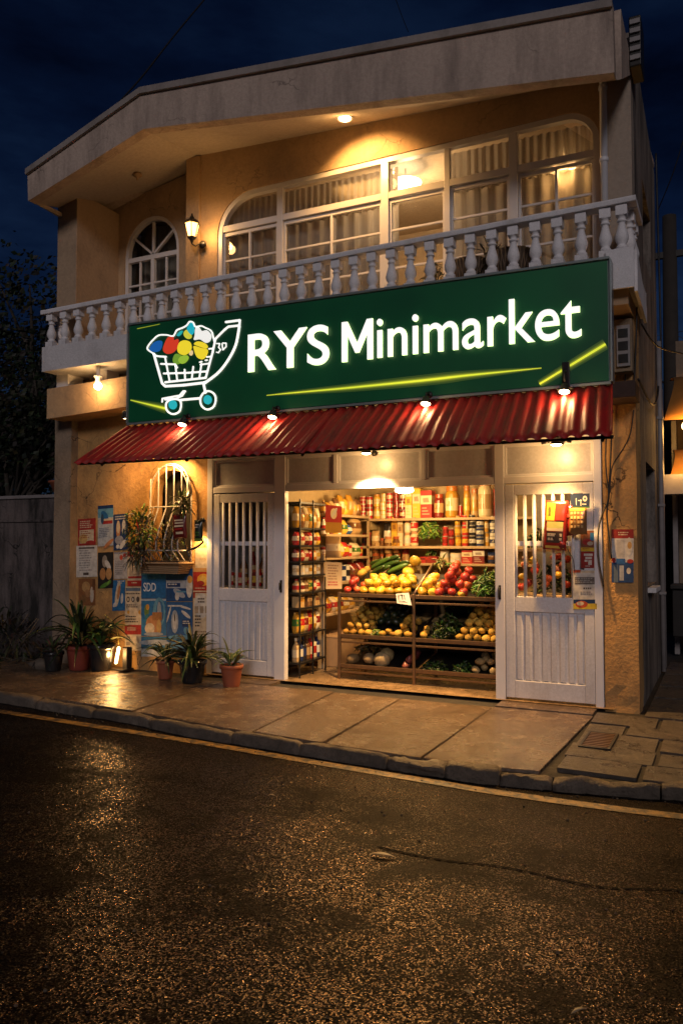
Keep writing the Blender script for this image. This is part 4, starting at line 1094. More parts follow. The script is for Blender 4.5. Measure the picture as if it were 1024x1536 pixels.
lrow(.76, 'lowest', [('bag', GOLD, RED, .16, .17), ('bag', CREAM, RED, .16, .18), ('bag', YEL, DRED, .16, .17), ('bag', GOLD, CREAM, .16, .18), ('bag', TAN, GOLD, .16, .16)])
t = thing('cardboard_box', 'large brown cardboard box on the floor under the left wall shelves', 'box', (XW+.25, 8.8, PV+.012))
mb = MB(); mb.box(XW+.02, XW+.42, 8.3, 9.3, PV+.014, .48); mb.build('carton', M['card'], t, .006)
mb = MB(); mb.box(XW+.015, XW+.425, 8.295, 9.305, .482, .492); mb.build('flaps', M['card'], t)
# near rack: tall dark wire rack along the left wall by the door
RK = thing('display_rack', 'tall narrow black metal rack crammed with small packets inside the doorway', 'rack', (-4.28, 7.7, PV))
rx0, rx1, ry0, ry1 = -4.45, -4.12, 7.46, 8.06
mb = MB()
for x in (rx0, rx1):
    for y in (ry0, (ry0+ry1)/2, ry1): mb.box(x-.007, x+.007, y-.008, y+.008, PV+.012, 2.06 if y < ry1 else (2.04 if x < rx1 else 1.2))
mb.build('frame', M['dark_metal'], RK)
RZS = [2.03, 1.75, 1.56, 1.385, 1.235, 1.05, .885, .61, .30]
for z in RZS:
    mb = MB(); mb.box(rx0, rx1, ry0, ry1, z-.02, z); mb.build('shelf', M['dark_metal'], RK)
mb = MB(); mb.box(rx0-.012, rx0-.004, ry0, ry1, PV+.05, 2.05); mb.build('dark_backing', M['dark_metal'], RK)
random.seed(8)
bays = {1: [('bag', GOLD, CREAM, .22), ('bag', BRN, GOLD, .17), ('bag', CREAM, GOLD, .2), ('bag', GOLD, GRN, .2), ('bag', GOLD, CREAM, .15), ('bag', CREAM, GOLD, .2)],
        2: [('bag', RED, CREAM, .13), ('bag', CREAM, RED, .13), ('bag', DRED, CREAM, .12), ('bag', RED, WHT, .13), ('bag', CREAM, DRED, .12), ('bag', YEL, RED, .13)],
        3: [('bag', DRED, CREAM, .13), ('bag', RED, CREAM, .12), ('bag', CREAM, RED, .12), ('bag', DRED, RED, .12), ('bag', ORG, CREAM, .12), ('bag', CREAM, YEL, .12)],
        4: [('can', CREAM, TAN, .1), ('can', WHT, CREAM, .1), ('can', CREAM, WHT, .1), ('can', CREAM, GOLD, .1), ('can', TAN, CREAM, .1), ('can', WHT, TAN, .1)],
        5: [('bottle', TAN, RED, .15), ('bottle', CREAM, DRED, .15), ('bottle', TAN, BRN, .16), ('bag', YEL, GRN, .11), ('bag', RED, CREAM, .1), ('bag', CREAM, RED, .1)],
        6: [('box', TAN, GOLD, .09), ('box', BRN, TAN, .06), ('box', TAN, BRN, .08)],
        7: [('bag', GOLD, GRN, .2), ('bag', YEL, RED, .18), ('bag', TAN, DRED, .19), ('bag', RED, YEL, .2), ('bag', GOLD, CREAM, .18), ('bag', CREAM, DRED, .18)],
        8: [('bottle', TAN, CREAM, .28), ('bottle', NAVY, WHT, .24), ('bottle', BLK, NAVY, .2), ('bottle', BRN, TAN, .22), ('bottle', RED, CREAM, .25), ('bottle', CREAM, RED, .24), ('bottle', NAVY, WHT, .25)]}
rn = {1: 'top', 2: 'second', 3: 'third', 4: 'fourth', 5: 'fifth', 6: 'sixth', 7: 'seventh', 8: 'bottom'}
for k, items in bays.items():
    z = RZS[k]; n = len(items); w = (ry1-ry0-.05)/n; cnt = {}
    for i, (kind, c, c2, h) in enumerate(items):
        q = (kind, c); cnt[q] = cnt.get(q, 0)+1
        h = min(max(h*1.3, .8*(RZS[k-1]-z-.03)), .92*(RZS[k-1]-z-.03))
        good(kind, c, c2, rx1-.085, ry0+.03+(i+.5)*w, z, min(w*1.08, .115), h, f"{ORD[cnt[q]-1]} {CN[c]} {KW[kind]} from the street on the {rn[k]} tier of the black rack", f'packets on the {rn[k]} tier of the black rack', d=.09, rz=PI/2 if kind in ('bag', 'box') else 0)
# pieces hanging at the end of the rack
def flat_card(name, label, cat, corners, th, col, bits, mat='paint', group=None):
    """a printed board: corners tl,tr,br,bl in space, bits = [(shape, u,v,w,h,colour)]"""
    tl, tr, br, bl = [Vector(c) for c in corners]
    nrm = (tr-tl).cross(bl-tl); nrm.normalize()
    if nrm.y > 0: nrm = -nrm
    f = lambda u, v, k=0: tl.lerp(tr, u).lerp(bl.lerp(br, u), v)+nrm*k
    mb = MB(); mb.col = col
    mb.hexa([f(0, 0, th), f(0, 1, th), f(1, 1, th), f(1, 0, th)], [f(0, 0), f(0, 1), f(1, 1), f(1, 0)])
    k = th
    for b in bits:
        k += .00025
        sh, u, v, w, h, c = b[:6]; mb.col = c
        if sh == 'r': mb.add([f(u, v, k), f(u, v+h, k), f(u+w, v+h, k), f(u+w, v, k)], [(0, 1, 2, 3)])
        elif sh == 'e':
            a0 = b[6] if len(b) > 6 else 0
            pts = []
            for i in range(12):
                a = 2*PI*i/12; x, y = math.cos(a)*w/2, math.sin(a)*h/2
                pts.append(f(u+x*math.cos(a0)-y*math.sin(a0), v+x*math.sin(a0)+y*math.cos(a0), k))
            mb.add(pts, [tuple(range(12))])
        elif sh == 't':   # lines of small print
            n = b[6] if len(b) > 6 else 4; rr = random.Random(int(u*1000+v*777+n))
            lh = h/n
            for i in range(n):
                x = u
                end = u+w*rr.uniform(.65, 1)
                while x < end-.01:
                    ww = min(end-x, rr.uniform(.04, .13)); y = v+i*lh
                    mb.add([f(x, y, k), f(x, y+lh*.5, k), f(x+ww, y+lh*.5, k), f(x+ww, y, k)], [(0, 1, 2, 3)]); x += ww+.025
        elif sh == 'p':   # polygon, points given in h
            pass
    return tag(mb.build(name, M[mat]), label, cat, group)
xh = rx1+.02
def side_pt(px, py): return PX(px, py, xh)
flat_card('price_card', 'red and gold hanging card at the top end of the black rack', 'sign', [(xh, 8.02, 2.02), (xh+.16, 8.12, 2.0), (xh+.16, 8.12, 1.70), (xh, 8.02, 1.70)], .004, RED, [('r', 0, .62, 1, .38, GOLD), ('e', .5, .3, .4, .4, CREAM, .4), ('e', .55, .25, .15, .5, WHT, .8)])
flat_card('price_card', 'tan paper price list hung on the shelf upright in the shop', 'sign', [(xh-.02, 8.06, 1.37), (xh+.14, 8.16, 1.36), (xh+.14, 8.16, 1.06), (xh-.02, 8.06, 1.06)], .004, (.62, .45, .24), [('t', .15, .1, .7, .6, (.3, .15, .06), 6), ('t', .15, .72, .7, .2, RED, 2)])
good('bag', TAN, CREAM, xh+.05, 8.12, 1.415, .20, .24, 'large tan paper bag standing at the end of the black rack', None, d=.12)
# ------------------------------------------------------------------ produce stand
ST = thing('produce_stand', 'three tier brown metal produce stand filled with fruit and vegetables', 'stand', (-2.88, 7.62, PV))
x0, x1, yf, yk = -3.73, -2.01, 7.63, 8.30
xm = -2.885
fl = PV+.012
for x in (x0, xm, x1):
    mb = MB(); mb.box(x-.015, x+.015, yf-.018, yf+.012, fl, 1.06); mb.build('post', M['steel_brown'], ST, .004)
    mb = MB(); mb.box(x-.016, x+.016, yk-.016, yk+.016, fl, 1.28); mb.build('post', M['steel_brown'], ST, .004)
TR = [(1.035, .22), (.60, .22), (.285, .12)]
for z, rise in TR:
    for a, b in ((x0+.018, xm-.018), (xm+.018, x1-.018)):
        mb = MB()
        mb.add([(a, yf, z-.03), (b, yf, z-.03), (b, yk, z+rise-.03), (a, yk, z+rise-.03), (a, yf, z-.012), (b, yf, z-.012), (b, yk, z+rise-.012), (a, yk, z+rise-.012)],
               [(0, 3, 2, 1), (4, 5, 6, 7), (0, 1, 5, 4), (1, 2, 6, 5), (2, 3, 7, 6), (3, 0, 4, 7)])
        mb.build('tray', M['dark_metal'], ST)
    mb = MB()
    mb.box(x0+.018, xm-.018, yf-.016, yf+.006, z-.022, z+.018); mb.box(xm+.018, x1-.018, yf-.016, yf+.006, z-.022, z+.018)
    mb.box(x0+.018, xm-.018, yf-.014, yf+.004, z-.075, z-.055); mb.box(xm+.018, x1-.018, yf-.014, yf+.004, z-.075, z-.055)
    mb.build('front_rail', M['steel_brown'], ST, .004)
mb = MB(); mb.box(x0+.018, x1-.018, yk+.017, yk+.023, .30, 1.22); mb.build('dark_backing', M['dark_metal'], ST)  # added sheet, coloured dark for the darkness behind the trays
mb = MB(); mb.tube([(xm, yf, 1.06), (xm+.02, yf+.1, 1.14), (xm+.06, yf+.42, 1.36)], .014, 8); mb.build('divider_bar', M['steel_brown'], ST)
# fruit prototypes
def fruit_mesh(kind, v):
    mb = MB(); random.seed(v*17+len(kind))
    if kind == 'mango':
        mb.col = [(.80, .48, .035), (.85, .55, .05), (.74, .41, .03)][v]
        mb.ball((0, 0, 0), .055, .041, .037, 14, 10, .2, v)
    elif kind == 'melon':
        mb.col = [(.85, .56, .06), (.8, .5, .05), (.84, .54, .05)][v]; mb.ball((0, 0, 0), .075, .068, .062, 14, 10, .1, v)
    elif kind == 'apple':
        n = 14
        mb.col = [(.52, .05, .03), (.60, .12, .035), (.42, .035, .025)][v]
        prof = [(.002, -.026), (.014, -.034), (.030, -.024), (.040, .0), (.039, .018), (.028, .032), (.014, .034), (.003, .024)]
        mb.lathe(prof, (0, 0, 0), n)
        mb.col = (.1, .05, .02); mb.tube([(0, 0, .022), (.003, 0, .045)], .002, 5)
    elif kind == 'potato':
        mb.col = [(.70, .42, .06), (.78, .49, .09), (.62, .35, .05)][v]; mb.ball((0, 0, 0), .040, .034, .032, 12, 8, .3, v)
    elif kind == 'squash':
        mb.col = [(.50, .36, .17), (.58, .44, .24), (.45, .32, .15)][v]; mb.ball((0, 0, 0), .085, .066, .062, 14, 10, .18, v)
    elif kind == 'avocado':
        mb.col = [(.022, .035, .015), (.03, .045, .02), (.018, .022, .014)][v]; mb.ball((0, 0, 0), .048, .036, .035, 12, 8, .2, v)
    elif kind == 'cucumber':
        mb.col = [(.05, .12, .018), (.07, .16, .022), (.035, .085, .014)][v]
        mb.tube([(-.13, 0, 0), (-.11, 0, .004), (-.05, .004, .008), (.03, .004, .009), (.10, 0, .004), (.13, 0, -.002)], [.006, .02, .026, .026, .02, .005], 9)
    elif kind == 'onion':
        mb.col = [(.25, .06, .05), (.3, .1, .07), (.2, .04, .04)][v]; mb.lathe([(.002, -.034), (.02, -.03), (.038, -.006), (.036, .014), (.016, .034), (.004, .052)], (0, 0, 0), 12)
    o = mb.build(kind, M['potato'] if kind in ('potato', 'squash') else M['fruit']); me = o.data; bpy.data.objects.remove(o); return me
FM = {k: [fruit_mesh(k, v) for v in range(3)] for k in ('mango', 'melon', 'apple', 'potato', 'squash', 'avocado', 'cucumber', 'onion')}
FR = random.Random(77)
NFR = {}
def fruit(kind, p, label, group, s=1., rot=None, v=None):
    o = bpy.data.objects.new(kind, FM[kind][FR.randrange(3) if v is None else v]); COL.objects.link(o)
    o.location = p; q = s*FR.uniform(.9, 1.12); o.scale = (q*FR.uniform(.95, 1.05), q, q*FR.uniform(.95, 1.05))
    o.rotation_euler = rot or (FR.uniform(-.5, .5), FR.uniform(-.5, .5), FR.uniform(0, 6.28))
    tag(o, label, 'vegetable' if kind in ('potato', 'squash', 'cucumber', 'onion') else 'fruit', group); NFR[kind] = NFR.get(kind, 0)+1
    return o
def heap(kind, xa, xb, ya, yb_, zt_, rise, r, layers, label, group, s=1., hump=0.):
    """rows of fruit on a tilted tray, the next layer in the hollows"""
    for L in range(layers):
        ins = L*r*.9
        ny = max(1, int((yb_-ya-2*ins)/(1.75*r))); nx = max(1, int((xb-xa-2*ins)/(2.02*r)))
        for j in range(ny):
            for i in range(nx):
                x = xa+ins+r+(i+.5*(j % 2)*.8)*((xb-xa-2*ins-2*r)/max(1, nx-1) if nx > 1 else 0)
                if x > xb-r*.6: continue
                y = ya+ins+r+j*1.75*r
                t = (y-yf)/(yk-yf)
                z = zt_-.012+rise*t+r*.88+L*r*1.45+hump*math.sin(PI*min(1, max(0, (x-xa)/(xb-xa))))*t
                if L == 0 and layers > 1 and 0 < j < ny-1 and 0 < i < nx-1 and FR.random() < .45: continue
                fruit(kind, (x+FR.uniform(-.2, .2)*r, y+FR.uniform(-.2, .2)*r, z+FR.uniform(-.1, .12)*r), label, group, s)
z, rise = TR[0]
G = 'produce on the top tier of the stand'
heap('apple', -3.71, -3.50, yf+.02, yf+.30, z, rise, .042, 2, 'red apple in the front left corner of the top tray', 'red apples in the left corner of the top tray')
heap('mango', -3.52, -2.93, yf+.015, yf+.36, z, rise, .045, 2, 'yellow mango heaped in the left half of the top tray', 'mangoes in the left half of the top tray', 1.05)
heap('melon', -3.18, -2.92, yf+.32, yf+.62, z+.05, rise, .07, 2, 'large yellow melon at the back of the left half of the top tray', 'yellow melons behind the mangoes')
heap('potato', -3.70, -3.52, yf+.34, yf+.6, z+.05, rise, .045, 1, 'tan root vegetable behind the red apples on the top tray', 'root vegetables behind the red apples', 1.1)
for i in range(16):
    fruit('cucumber', (-3.36+FR.uniform(-.12, .16), yf+.42+FR.uniform(-.04, .12), z+.24+.022*(i//3)+FR.uniform(-.01, .01)), 'dark green cucumber piled at the back left of the top tray', 'cucumbers piled at the back of the top tray', 1.05, (FR.uniform(-.1, .1), FR.uniform(-.55, -.15), FR.uniform(-.5, .4)))
heap('mango', -2.86, -2.66, yf+.015, yf+.42, z, rise, .047, 2, 'yellow mango right of the slanted divider on the top tray', 'mangoes right of the slanted divider', 1.15)
heap('apple', -2.68, -2.34, yf+.015, yf+.52, z, rise, .046, 3, 'red apple heaped in the right half of the top tray', 'red apples in the right half of the top tray', 1.12, .05)
heap('mango', -2.44, -2.29, yf+.005, yf+.16, z, rise, .042, 1, 'yellow fruit between the red apples and the green beans', 'yellow fruit beside the green beans', 1.)
greens('green_beans', 'heap of long green bean pods at the right end of the top tray', 'vegetables', (-2.16, yf+.24, z+.06), .155, .20, .20, 190, .17, .010, GC, 14, up=.2)
greens('spring_onions', 'single bunch of green stalks leaning on the slanted divider', 'vegetables', (-2.74, yf+.46, 1.36), .05, .05, .07, 26, .17, .009, [(.13, .22, .03), (.3, .3, .08)], 15, up=.3)
z, rise = TR[1]
heap('potato', -3.71, -3.38, yf+.015, yf+.60, z, rise, .038, 4, 'yellow potato in the left heap of the middle tray', 'potatoes in the left heap of the middle tray')
heap('avocado', -3.40, -3.06, yf+.22, yf+.58, z+.03, rise, .042, 3, 'dark avocado heaped at the back of the middle tray', 'avocados in the middle tray')
heap('potato', -3.30, -3.10, yf+.015, yf+.2, z, rise, .036, 1, 'small yellow potato before the dark avocados', 'small potatoes before the avocados', .9)
greens('herb_bunch', 'low bunch of yellow green herbs before the avocados on the middle tray', 'vegetables', (-3.34, yf+.09, z+.02), .09, .06, .06, 60, .07, .008, [(.14, .2, .03), (.25, .26, .05), (.05, .1, .02)], 16)
heap('potato', -3.12, -2.92, yf+.015, yf+.40, z, rise, .043, 2, 'yellow potato in the heap left of the middle post', 'potatoes left of the middle post', 1.08)
heap('potato', -2.855, -2.76, yf+.015, yf+.30, z, rise, .042, 2, 'yellow potato just right of the middle post', 'potatoes right of the middle post')
greens('leafy_greens', 'large bunch of dark leafy greens on the middle tray right of the post', 'vegetables', (-2.60, yf+.22, z+.03), .16, .2, .24, 190, .11, .009, [(.03, .08, .012), (.06, .14, .02), (.015, .035, .008), (.12, .2, .03)], 17)
heap('potato', -2.46, -2.03, yf+.015, yf+.6, z, rise, .040, 4, 'round yellow potato in the right heap of the middle tray', 'potatoes in the right heap of the middle tray', 1.05)
greens('leafy_greens', 'bunch of greens hanging at the back right of the middle tray', 'vegetables', (-2.5, yf+.52, z+.3), .2, .05, .06, 60, .09, .009, GC, 18)
z, rise = TR[2]
heap('squash', -3.70, -3.36, yf+.02, yf+.25, z, rise, .072, 1, 'pale squash at the left end of the bottom tray', 'pale squashes at the left of the bottom tray')
heap('squash', -3.36, -3.04, yf+.02, yf+.30, z, rise, .08, 1, 'big pale squash in the middle of the left bottom tray', 'big pale squashes of the bottom tray', 1.25)
heap('onion', -3.04, -2.92, yf+.02, yf+.4, z, rise, .036, 2, 'dark red onion beside the middle post on the bottom tray', 'red onions of the bottom tray')
greens('root_tops', 'tangle of yellow roots and stems behind the pale squashes', 'vegetables', (-3.5, yf+.36, z+.14), .2, .08, .07, 60, .13, .009, [(.3, .18, .04), (.2, .12, .03), (.05, .06, .01)], 19)
greens('leafy_greens', 'dark green leaves at the left of the right bottom tray', 'vegetables', (-2.70, yf+.18, z), .15, .15, .10, 110, .08, .009, [(.03, .07, .012), (.015, .03, .008), (.09, .16, .03)], 20)
greens('leafy_greens', 'dark green leaves in the centre of the right bottom tray', 'vegetables', (-2.40, yf+.18, z), .13, .15, .11, 100, .08, .009, [(.02, .05, .01), (.012, .025, .008), (.1, .18, .03)], 22)
heap('squash', -2.32, -2.03, yf+.02, yf+.4, z, rise, .048, 2, 'small pale gourd at the right end of the bottom tray', 'small gourds at the right of the bottom tray', .58)
flat_card('price_tag', 'white handwritten price tag clipped to the top rail of the stand', 'sign', [(-3.07, yf-.03, 1.062), (-2.93, yf-.03, 1.075), (-2.89, yf-.05, .95), (-3.05, yf-.05, .965)], .002, (.72, .70, .66), [('r', .1, .12, .06, .55, BLK), ('r', .2, .1, .05, .5, BLK), ('r', .3, .12, .22, .1, BLK), ('r', .4, .2, .06, .4, BLK), ('r', .58, .15, .05, .4, BLK), ('t', .1, .7, .7, .2, BLK, 2)])
# ------------------------------------------------------------------ goods behind the barred doors
shelf('door_shelf', 'narrow shelf of produce behind the bars of the right door', [(-1.84, -1.1, 7.62, 8.0, 1.06, 1.09), (-1.84, -1.1, 7.68, 8.0, 1.50, 1.53)], loc=(-1.45, 7.8, 1.06))
greens('leafy_greens', 'green leaves on the upper shelf behind the bars of the right door', 'vegetables', (-1.62, 7.76, 1.56), .18, .05, .17, 110, .1, .009, GC, 23)
greens('leafy_greens', 'dark leaves on the lower shelf behind the bars of the right door', 'vegetables', (-1.5, 7.78, 1.12), .2, .06, .3, 130, .12, .010, [(.03, .06, .01), (.02, .03, .01), (.08, .14, .02)], 24)
for i in range(26):
    k = FR.choice(['apple', 'mango', 'apple', 'onion'])
    fruit(k, (-1.8+.62*FR.random(), 7.66+FR.uniform(-.02, .05), 1.12+.36*FR.random()**1.2), f'{dict(apple="red apple", mango="yellow mango", onion="red onion")[k]} behind the bars of the right door', f'{k}s behind the bars of the right door', .95)
shelf('door_shelf', 'narrow shelf of goods behind the bars of the left door', [(-5.15, -4.58, 7.55, 7.9, 1.07, 1.10)], loc=(-4.8, 7.7, 1.07))
random.seed(61)
for i in range(9):
    c, c2 = random.choice([(DRED, YEL), (GRN, YEL), (BRN, TAN), (RED, CREAM), (GOLD, RED), (NAVY, WHT), (BLK, GOLD)])
    good(random.choice(['can', 'jar', 'bottle']), c, c2, -5.1+i*.062, 7.62, 1.10, .06, random.uniform(.12, .2), f'{ORD[i]} small item from the left behind the bars of the left door', 'goods behind the bars of the left door')
for i in range(4):
    good('bottle', [BRN, DRED, BRN, GOLD][i], TAN, -5.05+i*.13, 7.8, 1.10, .1, .36+.08*(i % 2), f'{ORD[i]} tall dark bottle from the left behind the left door', 'tall bottles behind the left door')
# ------------------------------------------------------------------ lamps
def spot_fixture(loc, label, group, arm=None, r=.055, power=4., target=None, cone=130, color=WARM, aim=(0, 0, -1), name='spot_lamp', mat='bulb', blend=.7):
    t = thing(name, label, 'lamp', loc, group); L = Vector(loc); A = Vector(aim).normalized()
    back = -A
    mb = MB(); q = Vector((0, 0, 1)).rotation_difference(A)
    mb.lathe([(.018, -.075), (.026, -.07), (.03, -.045), (r*.9, -.012), (r, .0), (r*.93, .0), (r*.8, -.014), (.02, -.04)], L, 18, A)
    mb.build('lamp_shade', M['dark_metal'], t)
    mb = MB(); mb.lathe([(.004, .014), (r*.5, .010), (r*.8, .0), (r*.78, -.012), (.004, -.014)][::-1], L, 16, A); mb.build('bulb', M[mat], t)
    if arm:
        mb = MB(); mb.tube([L+back*.07]+[Vector(a) for a in arm], .010, 8); mb.build('arm', M['dark_metal'], t)
        a = Vector(arm[-1]); mb = MB(); mb.lathe([(.028, -.008), (.03, 0), (.028, .008)], a, 14, (0, 1, 0)); mb.build('mount', M['dark_metal'], t)
    tg = target or tuple(L+A)
    lamp('SPOT', 'lamp_light', L+A*.02, power, color, t, .03, tg, cone, blend)
    return t
gA = 'spotlights along the lower edge of the sign'
for (px, py, lab, pw) in ((273, 637, 'leftmost spotlight under the sign, below the shopping cart logo', 8), (408, 626, 'spotlight under the sign below the letters RYS', 12), (638, 606, 'spotlight under the sign below the middle of the word Minimarket', 12), (846, 588, 'rightmost spotlight under the sign with a black bracket before the yellow streak', 13)):
    p = P(px, py, 6.46)
    arm = [(p.x, p.y+.02, p.z+.10), (p.x, YS-.02, p.z+.10)] if px < 840 else [(p.x, p.y+.0, p.z+.16), (p.x, YS-.02, p.z+.2)]
    t = spot_fixture(p, lab, gA, arm, .05, pw, target=(p.x, p.y+.03, p.z-1), cone=150, aim=(0, -.28, -1))
    if px > 840:
        mb = MB(); mb.box(p.x-.03, p.x+.03, YS-.05, YS-.014, p.z+.06, p.z+.26); mb.build('bracket_box', M['black'], t, .006)
    # the bulb also throws a little up on the sign
    lamp('POINT', 'lamp_glow', (p.x, p.y-.07, p.z-.03), pw*.3, WARM2, t, .04)
p = P(549, 680, 7.1)
TL = spot_fixture(p, 'lamp on the transom above the open doorway', 'lamps under the awning', [(p.x, YF-.05, p.z+.08), (p.x, YF-.035, p.z+.02)], .055, 290, target=(p.x-.1, p.y-1.1, PV), cone=112)
lamp('POINT', 'lamp_glow', (p.x, p.y-.04, p.z-.07), 8, WARM, TL, .05)
lamp('SPOT', 'lamp_inner', (p.x, p.y-.05, p.z-.06), 300, WARM2, TL, .04, (p.x+.05, 7.75, .40), 84, .6)
p = P(834, 667, 7.1)
t = spot_fixture(p, 'lamp with black side clips above the right barred door', 'lamps under the awning', [(p.x, YF-.05, p.z+.08), (p.x, YF-.035, p.z+.04)], .06, 300, target=(p.x-.1, p.y-.75, PV), cone=112)
lamp('POINT', 'lamp_glow', (p.x, p.y-.04, p.z-.07), 11, WARM, t, .05)
mb = MB(); mb.tube([(p.x-.13, p.y, p.z+.02), (p.x-.06, p.y, p.z+.03)], .012, 6); mb.tube([(p.x+.13, p.y, p.z+.02), (p.x+.06, p.y, p.z+.03)], .012, 6); mb.build('side_clip', M['black'], t)
# sign end lamp, awning-shaded lamp over the window
p = P(188, 626, 6.86)
spot_fixture(p, 'small lamp at the left end of the sign shining on the ochre wall', None, [(p.x+.12, p.y, p.z+.06), (sx0+.02, YS+.11, p.z+.05)], .045, 80, target=(p.x+.1, YF+.2, p.z-.55), cone=115, aim=(-.2, .4, -1))
p = P(262, 683, 7.17)
spot_fixture(p, 'lamp tucked under the awning above the arched barred window', None, [(p.x, YF-.02, p.z+.1)], .06, 72, target=(p.x-.12, YF+.05, p.z-1), cone=160)
# wall lamp right of the window
p = Vector((-5.285, 7.265, 1.70))
spot_fixture(p, 'small black wall lamp between the hanging pouches and the left door', None, [(p.x, p.y, p.z+.12), (p.x, YF-.012, p.z+.14)], .03, 30, target=(p.x, YF+.03, p.z-1), cone=140)
# bulb under the balcony
p = P(147, 579, 6.86)
t = thing('bare_bulb', 'bare glowing bulb hanging under the left end of the balcony', 'lamp', p)
mb = MB(); mb.ball(p, .045, .045, .045, 16, 10); mb.build('bulb', M['bulb'], t)
mb = MB(); mb.lathe([(.022, .03), (.03, .05), (.03, .10), (.05, .105), (.05, .12), (.02, .125), (.02, .23)], p, 14); mb.build('socket', M['slab_paint'], t)
lamp('POINT', 'lamp_light', (p.x, p.y-.06, p.z-.03), 11, WARM, t, .05)
# recessed lamp in the roof soffit
p = P(517, 176, 7.0)
t = thing('soffit_lamp', 'bright round lamp set in the roof soffit above the long window', 'lamp', p)
mb = MB(); mb.lathe([(.075, .02), (.085, .0), (.078, -.012), (.06, -.008), (.055, .01)], p, 18); mb.build('trim_ring', M['alu'], t)
mb = MB(); mb.lathe([(.004, .012), (.054, .008), (.05, -.016), (.03, -.026), (.004, -.03)], p, 16); mb.build('bulb', M['bulb'], t)
lamp('SPOT', 'lamp_light', p-Vector((0, 0, .05)), 130, WARM, t, .04, (p.x+.05, 7.6, p.z-.62), 118, .6)
lamp('POINT', 'lamp_glow', p-Vector((0, .05, .16)), 3.5, WARM, t, .06)
# unlit fitting in the soffit on the left
p = P(206, 264, 7.2)
t = thing('ceiling_rose', 'small dark unlit lamp holder on the left part of the soffit', 'lamp', p)
mb = MB(); mb.lathe([(.05, .03), (.055, .01), (.04, -.005), (.016, -.012), (.014, -.04), (.004, -.042)], p, 14); mb.build('holder', M['planter'], t)
# carriage lantern on the pilaster
Lc = Vector((-5.45, 7.30, 5.16))
t = thing('wall_lantern', 'black carriage lantern glowing on the wall between the two upper windows', 'lamp', Lc)
k = 6; LT = Matrix.Translation(Lc) @ Matrix.Scale(.74, 4)
def lmb(): 
    m_ = MB(); m_.T = LT; return m_
V3 = Vector
mb = lmb(); mb.lathe([(.065, -.10), (.115, .10)], (0, 0, 0), k, None, False); mb.build('glass', M['lantern_glass'], t)
mb = lmb()
for i in range(k):
    a = 2*PI*i/k; d = Vector((math.cos(a), math.sin(a), 0)); mb.tube([d*.067+Vector((0, 0, -.105)), d*.118+Vector((0, 0, .105))], .008, 5)
mb.lathe([(.135, .10), (.138, .112), (.09, .16), (.05, .185), (.03, .22), (.012, .25), (.016, .265), (.004, .28)], (0, 0, 0), k, None, False)
mb.lathe([(.004, -.2), (.02, -.18), (.03, -.15), (.045, -.13), (.072, -.11), (.072, -.10)], (0, 0, 0), 10)
mb.build('cage', M['black'], t)
mb = lmb(); mb.tube([V3((0, 0, -.15)), V3((0, 0, -.2)), V3((.02, .06, -.22)), V3((.05, .14, -.16)), V3((.06, .20, -.16))], .013, 8); mb.lathe([(.06, -.02), (.065, 0), (.05, .02), (.02, .04)], (.06, .19, -.16), 16, (0, -1, 0)); mb.build('wall_arm', M['black'], t)
lamp('POINT', 'lamp_light', Lc+Vector((.04, -.14, .02)), 5, WARM, t, .06)
lamp('POINT', 'lamp_glow', Lc+Vector((.14, .05, -.02)), 5.5, WARM, t, .05)
# ground uplight
p = Vector((-6.27, 7.08, PV))
t = thing('floor_uplight', 'lit floor lamp standing on the pavement beside the black pot', 'lamp', p)
mb = MB(); mb.box(p.x+.03, p.x+.10, p.y+.03, p.y+.12, PV, PV+.26); mb.build('housing', M['dark_metal'], t, .01)
mb = MB(); mb.T = Matrix.Translation((p.x-.015, p.y, PV+.17)) @ Matrix.Rotation(.22, 4, 'Y'); mb.tube([(0, 0, -.085), (0, 0, .085)], .018, 12); mb.ball((0, 0, .085), .018); mb.ball((0, 0, -.085), .018); mb.build('tube_bulb', M['bulb_soft'], t)
mb = MB(); mb.box(p.x-.06, p.x+.11, p.y-.05, p.y+.13, PV, PV+.018); mb.build('base', M['black'], t, .004)
lamp('POINT', 'lamp_light', (p.x-.02, p.y-.09, PV+.17), 12, WARM, t, .05)
mb = MB(); mb.tube(crom([(-6.30, 7.12, .42), (-6.36, 7.14, .62), (-6.5, 7.1, .75)], 6), .008, 6); mb.build('cable', simple('yellow_cable', (.4, .28, .05), .5), t)
# shop ceiling lamp, then an added second one
p = P(606, 736, 8.6)
t = thing('ceiling_lamp', 'round white ceiling lamp glowing inside the shop', 'lamp', p)
mb = MB(); mb.lathe([(.02, .22), (.02, .05), (.10, .04), (.11, .0), (.10, -.015), (.05, -.03), (.004, -.032)], p, 20); mb.build('diffuser', M['bulb'], t)
lamp('POINT', 'lamp_light', p-Vector((0, 0, .1)), 58, (1., .60, .22), t, .10)
t = thing('ceiling_lamp', 'added unseen ceiling lamp inside the shop behind the lintel', 'lamp', (-2.6, 7.85, 2.38))  # unseen lamp, added to light the front of the produce
mb = MB(); mb.lathe([(.09, .035), (.11, .0), (.10, -.015), (.05, -.03), (.004, -.032)], (-2.6, 7.85, 2.385), 20); mb.build('diffuser', M['bulb'], t)
lamp('POINT', 'lamp_light', (-2.6, 7.72, 2.28), 58, (1., .60, .22), t, .10)
